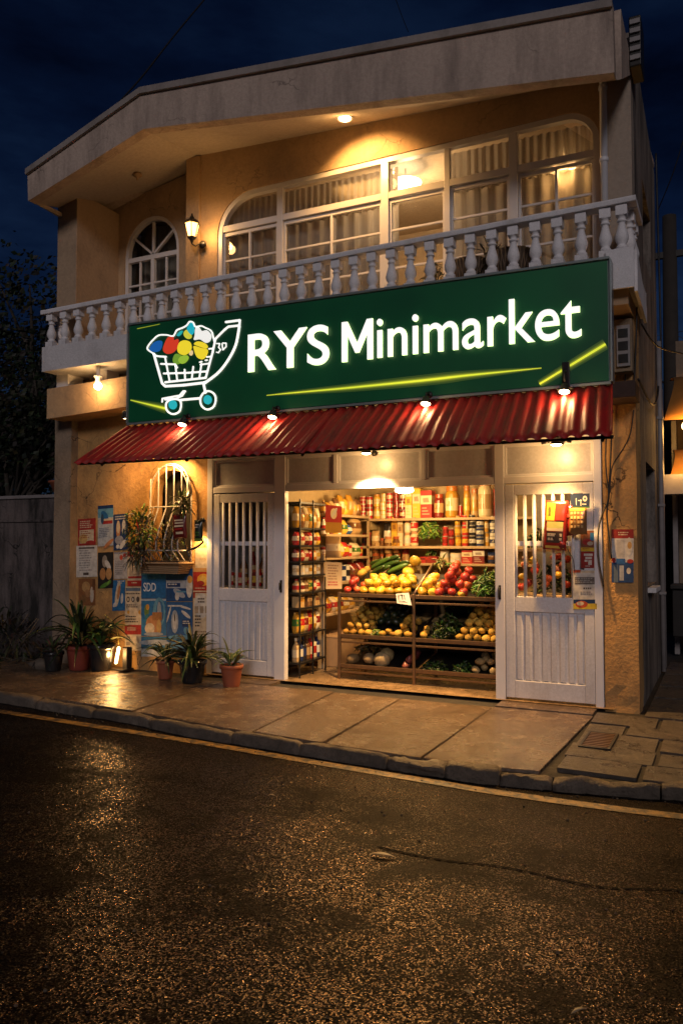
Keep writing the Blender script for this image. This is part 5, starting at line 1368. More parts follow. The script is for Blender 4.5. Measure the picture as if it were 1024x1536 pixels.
# room lamp + added bulbs as window reflections upstairs
p = P(608, 278, 8.05)
t = thing('pendant_lamp', 'white bowl lamp glowing in the upstairs room between the curtains', 'lamp', p)
mb = MB(); mb.lathe([(.03, -.055), (.10, -.04), (.17, .015), (.18, .03), (.17, .03), (.02, .02)], p, 22); mb.build('lamp_shade', M['lampshade'], t)
mb = MB(); mb.tube([p+Vector((0, 0, .02)), (p.x, p.y, 5.72)], .008, 6); mb.build('stem', M['alu'], t)
lamp('POINT', 'lamp_light', p+Vector((0, .1, -.16)), 42, (1., .64, .32), t, .1)
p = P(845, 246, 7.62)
t = thing('reflection_pair', 'glowing pair added as lamp reflections at the right end of the long upper window', 'lamp', p)  # bulbs, bracket and light added to stand for lamps reflected in the glass
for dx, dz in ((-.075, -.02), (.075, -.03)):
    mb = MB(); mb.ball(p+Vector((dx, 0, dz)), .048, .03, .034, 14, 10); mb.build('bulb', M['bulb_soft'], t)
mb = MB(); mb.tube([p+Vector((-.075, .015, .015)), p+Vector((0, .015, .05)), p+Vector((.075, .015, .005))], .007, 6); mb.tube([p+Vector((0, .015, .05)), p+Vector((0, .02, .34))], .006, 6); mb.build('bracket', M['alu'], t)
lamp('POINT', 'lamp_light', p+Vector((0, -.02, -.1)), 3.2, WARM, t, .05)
# ------------------------------------------------------------------ arched window grille, planter, hanging pouches
t = thing('window_grille', 'white bulging iron bar cage over the small arched window', 'window bars', (-5.715, 7.3, 1.9))
mb = MB(); cx = -5.71
def gp(x, z):       # bulge profile
    b = .055+.17*max(0, min(1, (1.98-z)/.35)) if z > 1.5 else .225-.15*(1.5-z)/.14
    return (x, YF-.02-b, z)
for x in (-5.97, -5.86, -5.75, -5.64, -5.53, -5.45):
    h = 2.16+.33*math.sqrt(max(0, 1-((x-cx)/.30)**2))
    zs = [h]+[z for z in (2.3, 2.1, 1.98, 1.85, 1.72, 1.6, 1.5, 1.42, 1.36) if z < h-.04]
    mb.tube([gp(x, z) for z in zs], .008, 6)
ring = [(cx+.29*math.cos(a), YF-.045, 2.14+.35*math.sin(a)) for a in [PI*i/16 for i in range(17)]]
mb.tube(ring, .010, 6)
ring2 = [(cx+.275*math.cos(a), YF-.075, 2.12+.35*math.sin(a)) for a in [PI*i/16 for i in range(17)]]
mb.tube(ring2, .007, 6)
for x in (cx-.29, cx+.29): mb.tube([(x, YF-.045, 2.14), (x, YF-.045, 1.36), (x, YF+.01, 1.36)], .009, 6)
for z in (1.995, 1.5):
    mb.tube([(cx-.29, YF-.045, z), gp(cx-.26, z), gp(cx+.26, z), (cx+.29, YF-.045, z)], .008, 6)
mb.build('bars', simple('bar_paint', (.42, .40, .39), .5, 0, .1), t)
t = thing('window_planter', 'ribbed tan trough planter under the barred window', 'planter', (-5.73, 7.2, 1.31))
mb = MB()
tx0, tx1 = -6.06, -5.40
for i in range(5):
    z0, z1 = 1.24+i*.022, 1.24+(i+1)*.022; k = i/5*.045
    mb.box(tx0+.07-k*1.3, tx1-.07+k*1.3, YF-.22-k, YF-.01, z0+(0.001 if i else 0), z1-.004)
mb.box(tx0, tx1, YF-.30, YF-.008, 1.35, 1.372); mb.build('trough', M['planter'], t, .004)
mb = MB(); mb.box(tx0+.02, tx1-.02, YF-.28, YF-.02, 1.372, 1.385); mb.build('soil', M['soil'], t)
# bushy plant in the planter
def leaf_shape(mb, p, d, L, w, droop, nrm=None, n=4, fold=.15):
    d = d.normalized(); side = d.cross(Vector((0, 0, 1)))
    if side.length < .05: side = Vector((1, 0, 0))
    side.normalize(); vs = []
    for i in range(n+1):
        t = i/n; c = p+d*L*t+Vector((0, 0, -droop*L*t*t)); ww = w*math.sin(PI*min(1, (t*.9+.08)))**.8 if i < n else 0.0008
        up = side.cross(d)
        vs += [c-side*ww+up*ww*fold, c, c+side*ww+up*ww*fold]
    mb.add(vs, [(i*3+j, i*3+3+j, i*3+4+j, i*3+1+j) for i in range(n) for j in (0, 1)], True)
def bush(name, label, c, rx, ry, rz, n, L, w, cols, seed, cat='plant', group=None, stems=True):
    random.seed(seed); mb = MB(); c = Vector(c)
    for i in range(n):
        d = Vector((random.gauss(0, 1), random.gauss(-.3, .8), random.gauss(.1, .9))); d.normalize()
        p = c+Vector((d.x*rx, d.y*ry, d.z*rz))*random.uniform(.25, 1)**.7
        q = (d+Vector((random.gauss(0, .5), random.gauss(0, .5), random.gauss(0, .4)))).normalized()
        mb.col = tuple(k*random.uniform(.6, 1.3) for k in random.choice(cols))
        leaf_shape(mb, p, q, L*random.uniform(.6, 1.3), w*random.uniform(.7, 1.2), random.uniform(.1, .5))
    if stems:
        mb.col = (.14, .10, .06)
        for i in range(16):
            a = c+Vector((random.uniform(-rx*.5, rx*.5), 0, -rz)); b = c+Vector((random.uniform(-rx, rx), random.uniform(-ry, ry), random.uniform(0, rz)))
            mb.tube([a, a.lerp(b, .5)+Vector((0, 0, .04)), b], .004, 4)
    return tag(mb.build(name, M['leaf']), label, cat, group)
LC = [(.14, .24, .03), (.26, .32, .05), (.09, .15, .025), (.34, .34, .07)]
bush('trailing_plant', 'bushy yellow green plant spilling left out of the window planter', (-5.98, 7.08, 1.73), .20, .10, .28, 380, .075, .014, LC, 51)
bush('trailing_plant', 'dark straggly plant hanging over the left end of the window planter', (-5.96, 7.03, 1.47), .16, .08, .14, 150, .10, .009, [(.09, .08, .05), (.16, .13, .09), (.05, .06, .03)], 52)
bush('trailing_plant', 'dark plant behind the bars in the right half of the window planter', (-5.64, 7.16, 1.62), .17, .07, .20, 200, .08, .012, [(.05, .06, .03), (.10, .12, .04), (.2, .13, .06)], 53)
bush('trailing_plant', 'small dark plant sprouting at the right side of the window bars', (-5.42, 7.12, 2.02), .09, .06, .12, 60, .12, .016, [(.03, .04, .02), (.08, .12, .03)], 54)
def pouch(name, label, x, y, z, w, h, c, bits, rz=0., tilt=0.):
    R = Matrix.Translation((x, y, z)) @ Matrix.Rotation(rz, 4, 'Z') @ Matrix.Rotation(tilt, 4, 'Y')
    mb = MB(); mb.T = R; mb.col = c; nu, nv = 8, 10; vs = []
    for sgn in (-1, 1):
        for j in range(nv+1):
            for i in range(nu+1):
                u, v = i/nu, j/nv
                b = .030*(math.sin(PI*u)*math.sin(PI*v))**.6 if 0 < u < 1 and 0 < v < 1 else 0
                b *= 1+.25*mnoise.noise(Vector((u*4, v*4, x*9)))
                vs.append(((u-.5)*w, sgn*(b+.001), -v*h))
    m = (nu+1)*(nv+1); q = nu+1; fs = []
    for s in (0, 1):
        for j in range(nv):
            for i in range(nu): fs.append((s*m+j*q+i, s*m+j*q+i+1, s*m+(j+1)*q+i+1, s*m+(j+1)*q+i))
    per = [i for i in range(nu+1)]+[j*q+nu for j in range(1, nv+1)]+[nv*q+i for i in range(nu-1, -1, -1)]+[j*q for j in range(nv-1, 0, -1)]
    for a, b in zip(per, per[1:]+per[:1]): fs.append((a, b, b+m, a+m))
    mb.add(vs, fs, True)
    for (u, v, ww, hh, cc) in bits:
        mb.col = cc; nn = 4; vs = []
        for j in range(nn+1):
            for i in range(nn+1):
                uu, vv = u+ww*i/nn, v+hh*j/nn
                b = .030*(math.sin(PI*uu)*math.sin(PI*vv))**.6*(1+.25*mnoise.noise(Vector((uu*4, vv*4, x*9))))
                vs.append(((uu-.5)*w, -(b+.0035), -vv*h))
        mb.add(vs, [(j*(nn+1)+i, j*(nn+1)+i+1, (j+1)*(nn+1)+i+1, (j+1)*(nn+1)+i) for j in range(nn) for i in range(nn)], True)
    mb.T = None; o = mb.build(name, M['gloss'])
    return tag(o, label, 'packet', 'packets hung by the doors')
pouch('snack_pouch', 'dark red pouch hung at the right edge of the window bars', -5.405, 7.05, 1.90, .185, .27, (.13, .015, .012), [(.2, .22, .62, .06, CREAM), (.25, .33, .6, .06, CREAM), (.2, .45, .65, .07, CREAM), (.25, .58, .5, .05, RED), (.3, .72, .5, .09, CREAM)], tilt=-.05)
pouch('snack_pouch', 'black and green pouch hung beside the dark red pouch', -5.27, 7.22, 1.84, .11, .24, (.02, .03, .02), [(.2, .2, .5, .05, WHT), (.2, .32, .4, .04, WHT), (.25, .55, .5, .07, GRN), (.2, .68, .5, .06, GRN), (.0, .86, 1., .14, (.2, .3, .05))])
t = thing('strap_hook', 'dark looped strap hanging below the pouches by the left door', 'strap', (-5.3, 7.2, 1.6))
mb = MB(); mb.tube(crom([(-5.40, 7.12, 1.64), (-5.34, 7.1, 1.52), (-5.30, 7.1, 1.43)], 6), .010, 6); mb.tube(crom([(-5.19, 7.2, 1.60), (-5.23, 7.14, 1.54), (-5.33, 7.1, 1.50)], 6), .012, 6); mb.build('strap', M['black'], t)
mb = MB(); mb.tube([(-5.30, 7.1, 1.43), (-5.29, 7.1, 1.37)], [.014, .003], 6); mb.build('hook', M['steel_brown'], t)
# ------------------------------------------------------------------ posters on the ochre wall
YP = YF-.004
BLUE, LBLUE, DBLUE, PAPER, PRED, PCREAM = (.02, .13, .32), (.12, .30, .42), (.012, .04, .13), (.60, .57, .52), (.36, .03, .022), (.62, .50, .34)
SKIN, FOODY = (.45, .2, .08), (.6, .3, .05)
INK = (.08, .06, .05)
PG = 'posters glued to the ochre wall'
def poster(px0, py0, px1, py1, label, col, bits, Y=YP, th=.002, skew=0, group=PG, name='poster'):
    a, b, c, d = P(px0, py0+skew, Y), P(px1, py0, Y), P(px1, py1, Y), P(px0, py1+skew, Y)
    return flat_card(name, label, 'poster', [a, b, c, d], th, col, bits, 'paper', group)
poster(117, 777, 143.5, 817, 'red leaflet with torn cream lower half, leftmost on the ochre wall', PRED, [('t', .12, .08, .76, .3, PCREAM, 4), ('r', .1, .42, .8, .5, PCREAM), ('e', .3, .75, .5, .35, (.55, .35, .12)), ('t', .16, .46, .6, .3, (.35, .1, .04), 4), ('e', .7, .9, .5, .15, PRED)], skew=2)
poster(147, 757, 170, 818, 'pale blue poster with red boat shape, highest on the ochre wall', LBLUE, [('r', 0, .3, 1, .7, (.42, .45, .48)), ('r', 0, 0, 1, .08, DBLUE), ('e', .45, .25, .5, .2, BLUE, .3), ('r', .3, .36, .66, .10, PRED), ('r', .3, .33, .68, .05, PCREAM), ('e', .3, .33, .2, .25, (.03, .07, .13)), ('t', .1, .55, .8, .25, (.15, .18, .25), 6), ('e', .7, .95, .7, .12, (.5, .2, .08), -.3)], skew=2)
poster(170.5, 770, 192, 824, 'navy poster with pale pointed figures and white title', DBLUE, [('t', .1, .05, .8, .13, PAPER, 2), ('e', .33, .42, .3, .5, SKIN), ('e', .33, .36, .24, .36, PCREAM), ('e', .72, .40, .26, .5, PAPER), ('e', .72, .55, .16, .3, DBLUE), ('e', .4, .72, .6, .25, (.3, .3, .33)), ('e', .65, .85, .5, .18, PAPER, -.4), ('e', .3, .9, .25, .12, PAPER)], skew=2)
poster(192.5, 768, 214, 818, 'orange food poster half hidden by the window plant', FOODY, [('t', .05, .02, .7, .14, PAPER, 2), ('e', .55, .45, .7, .45, PRED), ('e', .4, .4, .4, .25, (.75, .42, .08)), ('e', .35, .8, .5, .3, (.7, .36, .06)), ('e', .75, .75, .3, .5, (.25, .07, .02)), ('e', .6, .58, .3, .14, PAPER, .4)], skew=1)
poster(114.5, 818, 146, 865, 'white printed notice sheet of small text, leftmost below the red leaflet', PAPER, [('r', .12, .05, .75, .05, INK), ('t', .15, .14, .65, .7, (.3, .28, .27), 9), ('r', .34, .86, .26, .08, INK)], skew=1)
poster(147, 828, 170, 882, 'black poster of prepared food with green leaves at its foot', (.02, .017, .015), [('e', .45, .25, .35, .35, (.3, .25, .2), .3), ('e', .65, .35, .45, .2, PAPER, .5), ('e', .32, .6, .4, .34, (.42, .2, .07)), ('e', .72, .6, .38, .34, (.48, .26, .1)), ('e', .5, .9, .8, .12, (.08, .2, .03), -.2), ('e', .7, .84, .3, .08, (.14, .3, .05), -.4)], skew=1)
poster(171, 828, 191, 868, 'grey text sheet with a red blot at its top', (.45, .42, .40), [('r', 0, 0, 1, .06, (.25, .25, .3)), ('e', .55, .2, .25, .2, (.6, .08, .04)), ('e', .8, .12, .22, .14, PRED), ('t', .1, .32, .8, .55, (.22, .2, .2), 8)], skew=.5)
poster(191.5, 826, 212.5, 879, 'cream poster with red bands and a sketched jar', PCREAM, [('r', 0, .02, 1, .14, PRED), ('t', .2, 0, .6, .07, PCREAM, 1), ('r', .14, .2, .74, .5, (.4, .3, .2)), ('e', .5, .45, .5, .42, PCREAM), ('e', .4, .48, .16, .3, (.5, .4, .3)), ('e', .62, .45, .16, .34, (.35, .26, .18)), ('r', .05, .72, .95, .06, PRED), ('r', 0, .84, 1, .16, PRED), ('t', .3, .89, .4, .06, PCREAM, 1)], skew=.5)
poster(118, 868, 143, 908, 'faded brown poster above the big potted plant', (.24, .10, .035), [('e', .45, .3, .5, .4, (.45, .26, .10)), ('e', .8, .6, .24, .6, (.5, .42, .34)), ('r', .84, .02, .16, .4, (.12, .05, .02)), ('e', .3, .75, .4, .3, (.22, .11, .04)), ('e', .55, .55, .35, .3, (.34, .17, .07), .5)], skew=.5)
poster(168.5, 870, 188, 916, 'blue leaflet with a pale diagonal figure', BLUE, [('e', .42, .45, .34, .9, PCREAM, .35), ('e', .5, .4, .2, .5, SKIN, .35), ('e', .75, .6, .2, .35, PAPER, .2), ('t', .4, .02, .55, .12, PAPER, 2), ('e', .2, .8, .3, .14, PAPER, -.3)], skew=.5)
poster(187.5, 880, 212, 976, 'tall cream price sheet with a dark red band, left of the blue posters', PCREAM, [('r', .05, .02, .9, .05, (.12, .16, .22)), ('t', .05, .10, .9, .04, INK, 1), ('e', .2, .2, .2, .09, INK), ('e', .5, .2, .2, .09, INK), ('e', .8, .2, .2, .09, INK), ('e', .2, .2, .12, .05, PCREAM), ('e', .5, .2, .1, .05, PAPER), ('t', .1, .28, .8, .06, INK, 2), ('e', .22, .4, .16, .06, FOODY), ('e', .9, .4, .14, .07, FOODY), ('t', .05, .46, .9, .12, INK, 3), ('r', 0, .60, 1, .15, PRED), ('t', .15, .64, .7, .06, PCREAM, 2), ('r', .08, .78, .25, .06, (.3, .25, .2)), ('r', .08, .86, .25, .06, (.3, .25, .2)), ('e', .8, .83, .2, .1, (.4, .3, .2), .4)])
B1 = [('r', 0, 0, 1, 1, BLUE), ('t', .05, .10, .85, .14, (.08, .26, .36), 2), ('t', .05, .30, .8, .06, (.07, .24, .34), 1)]
o = poster(212, 853, 249, 898, 'blue poster with big white letters SDD under the planter', BLUE, B1, group=None)
def poster_text(o, s, px0, px1, pyb, pyt):
    a, b, c = P(px0, pyb, YP), P(px1, pyb, YP), P(px0, pyt, YP)
    WORLD[o.name] = Vector((0, 0, 0))
    lettering(s, a.x, b.x, a.z, c.z, s[0], YP-.0035, o, 'lettering', [M['print_white'], M['print_white']], .001, .01)
M['print_white'] = simple('white_print', (.66, .66, .64), .6)
poster_text(o, 'SDD', 215.5, 234, 887, 874)
poster(249.5, 853, 289, 902, 'navy blue poster with white ribbon and pale fish shape', (.015, .07, .20), [('t', .25, .04, .35, .16, PAPER, 3), ('r', 0, .36, .82, .24, (.42, .44, .47)), ('r', .04, .44, .5, .12, DBLUE), ('t', .08, .46, .45, .08, PAPER, 1), ('e', .88, .55, .24, .7, PAPER), ('e', .9, .33, .2, .24, FOODY), ('e', .5, .75, .5, .2, (.4, .42, .45), .5), ('e', .42, .85, .16, .26, PAPER), ('r', .4, .68, .35, .05, LBLUE)])
poster(212, 898.5, 249.5, 954, 'blue poster with brown basket and green bird shape', (.025, .15, .33), [('r', 0, 0, 1, .05, (.4, .45, .5)), ('e', .72, .35, .5, .8, LBLUE), ('e', .75, .35, .3, .6, (.03, .14, .3)), ('e', .72, .32, .16, .5, (.32, .36, .4)), ('e', .22, .32, .2, .34, (.12, .2, .05)), ('e', .26, .22, .14, .16, FOODY), ('e', .25, .55, .2, .3, (.03, .16, .2)), ('e', .5, .68, .62, .5, SKIN), ('e', .35, .8, .4, .3, PCREAM), ('r', .45, .36, .38, .22, (.34, .15, .05)), ('e', .72, .75, .2, .4, (.5, .3, .1)), ('e', .5, .95, .8, .1, (.3, .32, .34))])
poster(250, 903, 289, 962, 'blue poster with white jug and crossing curves', (.018, .10, .27), [('r', .05, .08, .55, .04, PAPER), ('e', .7, .14, .5, .06, PAPER, .2), ('e', .32, .5, .28, .6, (.34, .37, .4)), ('e', .32, .5, .16, .4, PAPER), ('e', .32, .4, .05, .2, INK), ('e', .75, .32, .4, .10, PAPER, .5), ('r', .6, .45, .34, .18, DBLUE), ('t', .63, .48, .3, .1, PAPER, 2), ('e', .1, .3, .06, .5, PAPER, .4), ('e', .8, .75, .3, .2, LBLUE, .5), ('e', .5, .9, .9, .12, LBLUE)])
poster(212, 955, 289, 985, 'torn pale blue strip below the blue posters behind the plants', (.04, .17, .3), [('e', .3, .3, .7, .3, (.4, .43, .45)), ('e', .75, .4, .4, .4, LBLUE), ('r', 0, .6, .5, .4, (.5, .5, .48)), ('e', .6, .2, .2, .2, BLUE)])
poster(293, 822, 318, 852, 'brightly lit pale sheet beside the left door', (.62, .52, .36), [('t', .25, .5, .5, .2, (.5, .38, .2), 3)])
poster(290, 852, 318, 889, 'red poster with glowing orange food beside the left door', (.42, .03, .018), [('r', 0, 0, 1, .16, (.55, .3, .1)), ('e', .55, .48, .7, .5, (.75, .36, .04)), ('e', .55, .45, .4, .28, (.8, .5, .1), .3), ('e', .4, .62, .4, .2, PRED), ('t', .1, .8, .6, .08, PCREAM, 1), ('r', 0, .92, .85, .05, PCREAM)])
poster(290, 889.5, 318, 966, 'cream poster with arched heading and rows of pictures beside the door', PCREAM, [('e', .45, .25, .8, .5, PAPER), ('r', .78, 0, .22, .22, PRED), ('r', 0, 0, .1, .1, PRED), ('t', .25, .1, .4, .12, INK, 2), ('r', .08, .26, .2, .14, (.35, .28, .2)), ('r', .36, .26, .2, .14, (.3, .24, .18)), ('r', .64, .26, .2, .14, (.35, .28, .2)), ('t', .1, .44, .35, .25, INK, 4), ('r', .7, .42, .22, .3, (.2, .16, .12)), ('r', .74, .46, .14, .08, PCREAM), ('r', .74, .6, .14, .08, PCREAM), ('t', .1, .75, .8, .2, (.3, .2, .1), 4)])
# right door and pillar
YD = YF-.026
PG2 = 'cards fixed to the right door'
poster(871, 796, 894, 827, 'brown and blue card with a yellow band on the right door', (.2, .07, .035), [('r', .6, .1, .4, .38, BLUE), ('e', .4, .55, .6, .3, PRED), ('e', .6, .62, .4, .2, (.5, .4, .3)), ('r', 0, .82, 1, .18, (.62, .42, .03)), ('t', .1, .86, .7, .08, PRED, 1)], YD, group=PG2)
poster(871, 827.5, 893, 852, 'dark red card with white lettering marks on the right door', (.28, .025, .02), [('r', .2, .12, .6, .14, PAPER), ('r', .3, .32, .45, .14, PAPER), ('r', .25, .5, .2, .12, PAPER), ('r', .5, .52, .24, .3, PAPER), ('t', .3, .86, .4, .1, PAPER, 1)], YD, group=PG2)
poster(859, 855, 896.5, 915, 'white notice with black ornament and yellow foot on the right door', PAPER, [('r', .02, .0, .3, .07, (.5, .08, .03)), ('r', .3, .03, .68, .04, PCREAM), ('r', .08, .18, .84, .18, (.14, .12, .11)), ('t', .1, .2, .8, .14, (.4, .38, .36), 3), ('t', .42, .44, .35, .08, INK, 1), ('t', .3, .54, .6, .1, (.25, .23, .22), 2), ('r', .02, .74, .94, .10, DBLUE), ('r', .02, .84, .94, .14, (.62, .45, .04)), ('e', .35, .86, .5, .18, (.5, .08, .03)), ('e', .3, .84, .3, .1, PCREAM)], YD, group=PG2)
poster(917, 794, 950, 874, 'red white and blue poster curling on the right pillar', (.55, .54, .54), [('r', 0, 0, 1, .17, (.3, .025, .02)), ('t', .3, .05, .6, .08, PCREAM, 2), ('r', .22, .2, .36, .36, (.42, .41, .42)), ('e', .8, .32, .3, .34, PAPER), ('e', .82, .3, .2, .14, (.5, .3, .1)), ('r', 0, .62, 1, .38, (.015, .05, .16)), ('r', .22, .55, .4, .1, (.02, .1, .3)), ('r', .1, .66, .2, .34, (.1, .14, .2)), ('r', .36, .68, .2, .28, (.35, .36, .4)), ('e', .78, .78, .2, .12, PAPER), ('e', .1, .58, .2, .1, PRED), ('e', .85, .6, .3, .08, PRED)], 7.296, th=.003, group=None)
YH = YF-.075
c = [P(*q, YH) for q in ((855, 741), (884, 740), (884, 762), (856, 762))]
flat_card('hanging_card', 'navy card with pale marks hung at the top of the right door', 'card', c, .004, (.015, .03, .08), [('r', .28, .3, .04, .5, PAPER), ('r', .4, .45, .2, .06, PAPER), ('r', .52, .4, .04, .45, PAPER), ('e', .76, .35, .24, .4, PAPER), ('e', .76, .35, .1, .18, DBLUE), ('t', .6, .7, .3, .15, PAPER, 1), ('r', 0, .92, 1, .08, GRN)], 'paint', 'packets hung by the doors')
p = P(835, 751, YF-.10)
pouch('snack_pouch', 'long red and yellow packet hung on the bars of the right door', p.x, p.y, p.z, .205, .44, (.36, .03, .02), [(.08, .05, .38, .36, (.75, .45, .05)), (.5, .06, .36, .34, (.5, .05, .03)), (.16, .12, .2, .2, (.12, .12, .03)), (.14, .43, .7, .14, (.45, .45, .15)), (.14, .56, .7, .06, PCREAM), (.14, .64, .7, .22, (.07, .05, .04)), (.18, .67, .62, .06, PCREAM), (.2, .76, .6, .05, PCREAM), (.1, .92, .8, .05, (.7, .45, .08))], tilt=.06)
p = P(866, 762, YF-.10)
pouch('snack_pouch', 'woven brown pouch with yellow rim beside the long packet', p.x, p.y, p.z, .155, .235, (.22, .11, .04), [(.1, .03, .8, .07, (.7, .5, .06))]+[(.12+.19*i, .14+.17*j, .12, .1, (.5, .33, .14)) for i in range(4) for j in range(4)])
p = P(852, 758, YF-.075)
pouch('snack_pouch', 'crumpled dark red bag squeezed between the two hung packets', p.x, p.y, p.z, .09, .27, (.33, .02, .018), [(.2, .3, .4, .1, (.5, .06, .04))], tilt=-.1)
p = P(842, 806, YF-.09)
pouch('snack_pouch', 'small dark red pouch hanging below the long packet', p.x, p.y, p.z, .08, .12, (.16, .02, .02), [])
t = thing('dangling_string', 'thin dark cord dangling from the packets on the right door', 'string', (-1.4, 7.25, 1.4))
a = P(850, 805, YF-.08)
mb = MB(); mb.tube(crom([a, a+Vector((.01, -.01, -.12)), a+Vector((.05, 0, -.2)), a+Vector((.065, 0, -.34))], 6), .004, 5); mb.build('cord', M['wire'], t)
# ------------------------------------------------------------------ potted plants
def pot_prof(r, h): return [(.004, 0), (r*.68, 0), (r*.72, .01), (r*.93, h*.8), (r*.94, h*.82), (r*1.04, h*.83), (r*1.05, h), (r*.94, h), (r*.9, h*.9), (.004, h*.9)]
def potted(x, y, r, h, potmat, label, style, seed, group='potted plants on the pavement'):
    t = thing('potted_plant', label, 'potted plant', (x, y, PV+.003), group)
    mb = MB(); mb.lathe(pot_prof(r, h), (x, y, PV+.003), 22); mb.build('pot', M[potmat], t)
    mb = MB(); mb.lathe([(.004, 0), (r*.88, 0), (r*.7, .012), (.004, .02)], (x, y, PV+h*.9+.002), 16); mb.build('soil', M['soil'], t)
    random.seed(seed); mb = MB(); n, L, w, el0, el1, droop, cols = style
    c = Vector((x, y, PV+h*.92))
    for i in range(n):
        az = i*2.4+random.uniform(-.4, .4); el = math.radians(lerp(el0, el1, random.random()))
        d = Vector((math.cos(az)*math.cos(el), math.sin(az)*math.cos(el)*.9, math.sin(el))); l = L*random.uniform(.55, 1.1)
        p = c+Vector((math.cos(az), math.sin(az), 0))*random.uniform(0, r*.35)+Vector((0, 0, random.uniform(0, l*.25)))
        mb.col = tuple(q*random.uniform(.6, 1.3) for q in random.choice(cols))
        side = d.cross(Vector((0, 0, 1))).normalized(); vs = []; m = 8
        for k in range(m+1):
            s = k/m; q = p+d*l*s+Vector((0, 0, -droop*l*s*s*(1+.3*math.sin(i)))); ww = w*(min(1, .35+s*2.2))*(1-s**2.4)+.0006
            if q.y > YF-.02: q.y = YF-.02
            vs += [q-side*ww+Vector((0, 0, ww*.5)), q, q+side*ww+Vector((0, 0, ww*.5))]
        mb.add(vs, [(k*3+j, k*3+3+j, k*3+4+j, k*3+1+j) for k in range(m) for j in (0, 1)], True)
    mb.build('foliage', M['leaf'], t); return t
DK = [(.03, .05, .02), (.05, .08, .025), (.09, .14, .04), (.025, .03, .015)]
MD = [(.06, .11, .03), (.11, .18, .05), (.04, .06, .02), (.16, .2, .07)]
potted(-6.90, 6.72, .115, .22, 'black_pot', 'small black pot with a pale sprig, leftmost on the pavement', (24, .32, .014, 10, 75, .5, [(.1, .11, .06), (.06, .09, .03), (.15, .11, .07)]), 1)
potted(-6.70, 6.92, .155, .28, 'red_pot', 'large red brown pot with the biggest arching long leaved plant', (64, .86, .024, 12, 85, .6, DK+[(.12, .18, .05)]), 2)
potted(-6.45, 7.0, .155, .30, 'black_pot', 'glossy black pot with a broad leaved plant beside the floor lamp', (22, .58, .036, 25, 85, .5, DK+[(.14, .2, .05)]), 3)
potted(-5.43, 6.86, .10, .20, 'terracotta', 'small terracotta pot with dark spiky leaves, left of the big black pot', (48, .45, .017, 10, 80, .6, DK+MD), 4)
potted(-5.03, 6.80, .145, .23, 'black_pot', 'wide black pot with two tall tufts of spiky leaves by the left door', (80, .55, .020, 15, 85, .5, MD+DK), 5)
potted(-4.53, 6.78, .115, .22, 'terracotta', 'terracotta pot with a small aloe plant in front of the left door', (26, .38, .019, 20, 80, .5, MD), 6)
# fallen stone by the wall
t = tag(MB().ball((-7.12, 6.75, PV+.05), .16, .09, .07, 10, 7, .5, 3).build('stone', M['kerbstone']), 'flat broken stone lying beside the small black pot', 'stone')
# ------------------------------------------------------------------ things on the balcony
def wicker(x, w, h, label):
    t = thing('wicker_basket', label, 'basket', (x, 7.12, 3.9), 'dark wicker baskets on the balcony')
    mb = MB(); mb.lathe([(w*.36, 0), (w*.42, h*.3), (w*.5, h*.8), (w*.52, h), (w*.46, h), (w*.36, .02)], (x, 7.12, 3.92), 20)
    mb.build('body', simple('dark_wicker', (.05, .032, .02), .6, 0, .3, 30), t)
    mb = MB()
    for i in range(26):
        a = 2*PI*i/26; 
        for s in (1, -1):
            pts = [(x+(w*lerp(.40, .53, k/4))*math.cos(a+s*k*.07), 7.12+(w*lerp(.40, .53, k/4))*math.sin(a+s*k*.07), 3.92+h*k/4) for k in range(5)]
            mb.tube(pts, .006, 4)
    mb.build('weave', simple('wicker_cane', (.13, .085, .05), .5, 0, .3, 30), t)
wicker(-2.12, .30, .30, 'dark wicker basket behind the balusters, left of the pair'); wicker(-1.72, .34, .32, 'dark wicker basket behind the balusters, right of the pair')
bush('balcony_plant', 'small dark plant on the balcony left of the wicker baskets', (-2.47, 7.1, 4.08), .09, .07, .17, 170, .06, .010, [(.02, .03, .012), (.05, .09, .02)], 71)
bush('balcony_plant', 'dark spiky plant between the two wicker baskets', (-1.93, 7.1, 4.16), .09, .06, .2, 120, .12, .009, [(.02, .02, .014), (.07, .10, .04), (.12, .07, .04)], 72)
# ------------------------------------------------------------------ right side: meter, ledge, cables, conduit
t = thing('meter_box', 'weathered electric meter box with dark slots on the wall below the balcony corner', 'meter', (-.84, 7.25, 3.35))
mb = MB(); mb.box(-.95, -.705, 7.16, 7.31, 3.06, 3.52); mb.build('housing', plaster('flaking_paint', (.30, .22, .14), (.1, .06, .04), .8, 6, .8), t, .008)
mb = MB()
mb.box(-.83, -.72, 7.13, 7.16, 3.10, 3.46); mb.build('slot_frame', M['pipe'], t, .004)
mb = MB()
for i in range(3): mb.box(-.815, -.735, 7.122, 7.13, 3.13+i*.11, 3.205+i*.11)
mb.build('slots', M['black'], t)
t = thing('ledge_bracket', 'dark rusty metal bracket end sticking out of the wall beside the awning', 'bracket', (-.76, 7.1, 2.9))
mb = MB(); mb.box(-.94, -.665, 6.95, 7.31, 2.80, 2.94); mb.build('beam_end', simple('rusty_steel', (.05, .025, .018), .7, .3, .4, 12), t, .006)
def wire(name, label, pts, r=.006, cat='cable', group=None):
    return tag(MB().tube(crom([tuple(p) for p in pts], 8), r, 6).build(name, M['wire']), label, cat, group)
g = 'loose cables on the right pillar'
a = P(905, 690, 7.27)
wire('loose_cable', 'black cable looping down the door frame to the white notice', [(-.93, 7.27, 2.75), (-.95, 7.27, 2.3), P(912, 745, 7.27), P(902, 775, 7.27), P(897, 800, 7.27), P(898, 840, 7.27), P(905, 880, 7.27)], .007, group=g)
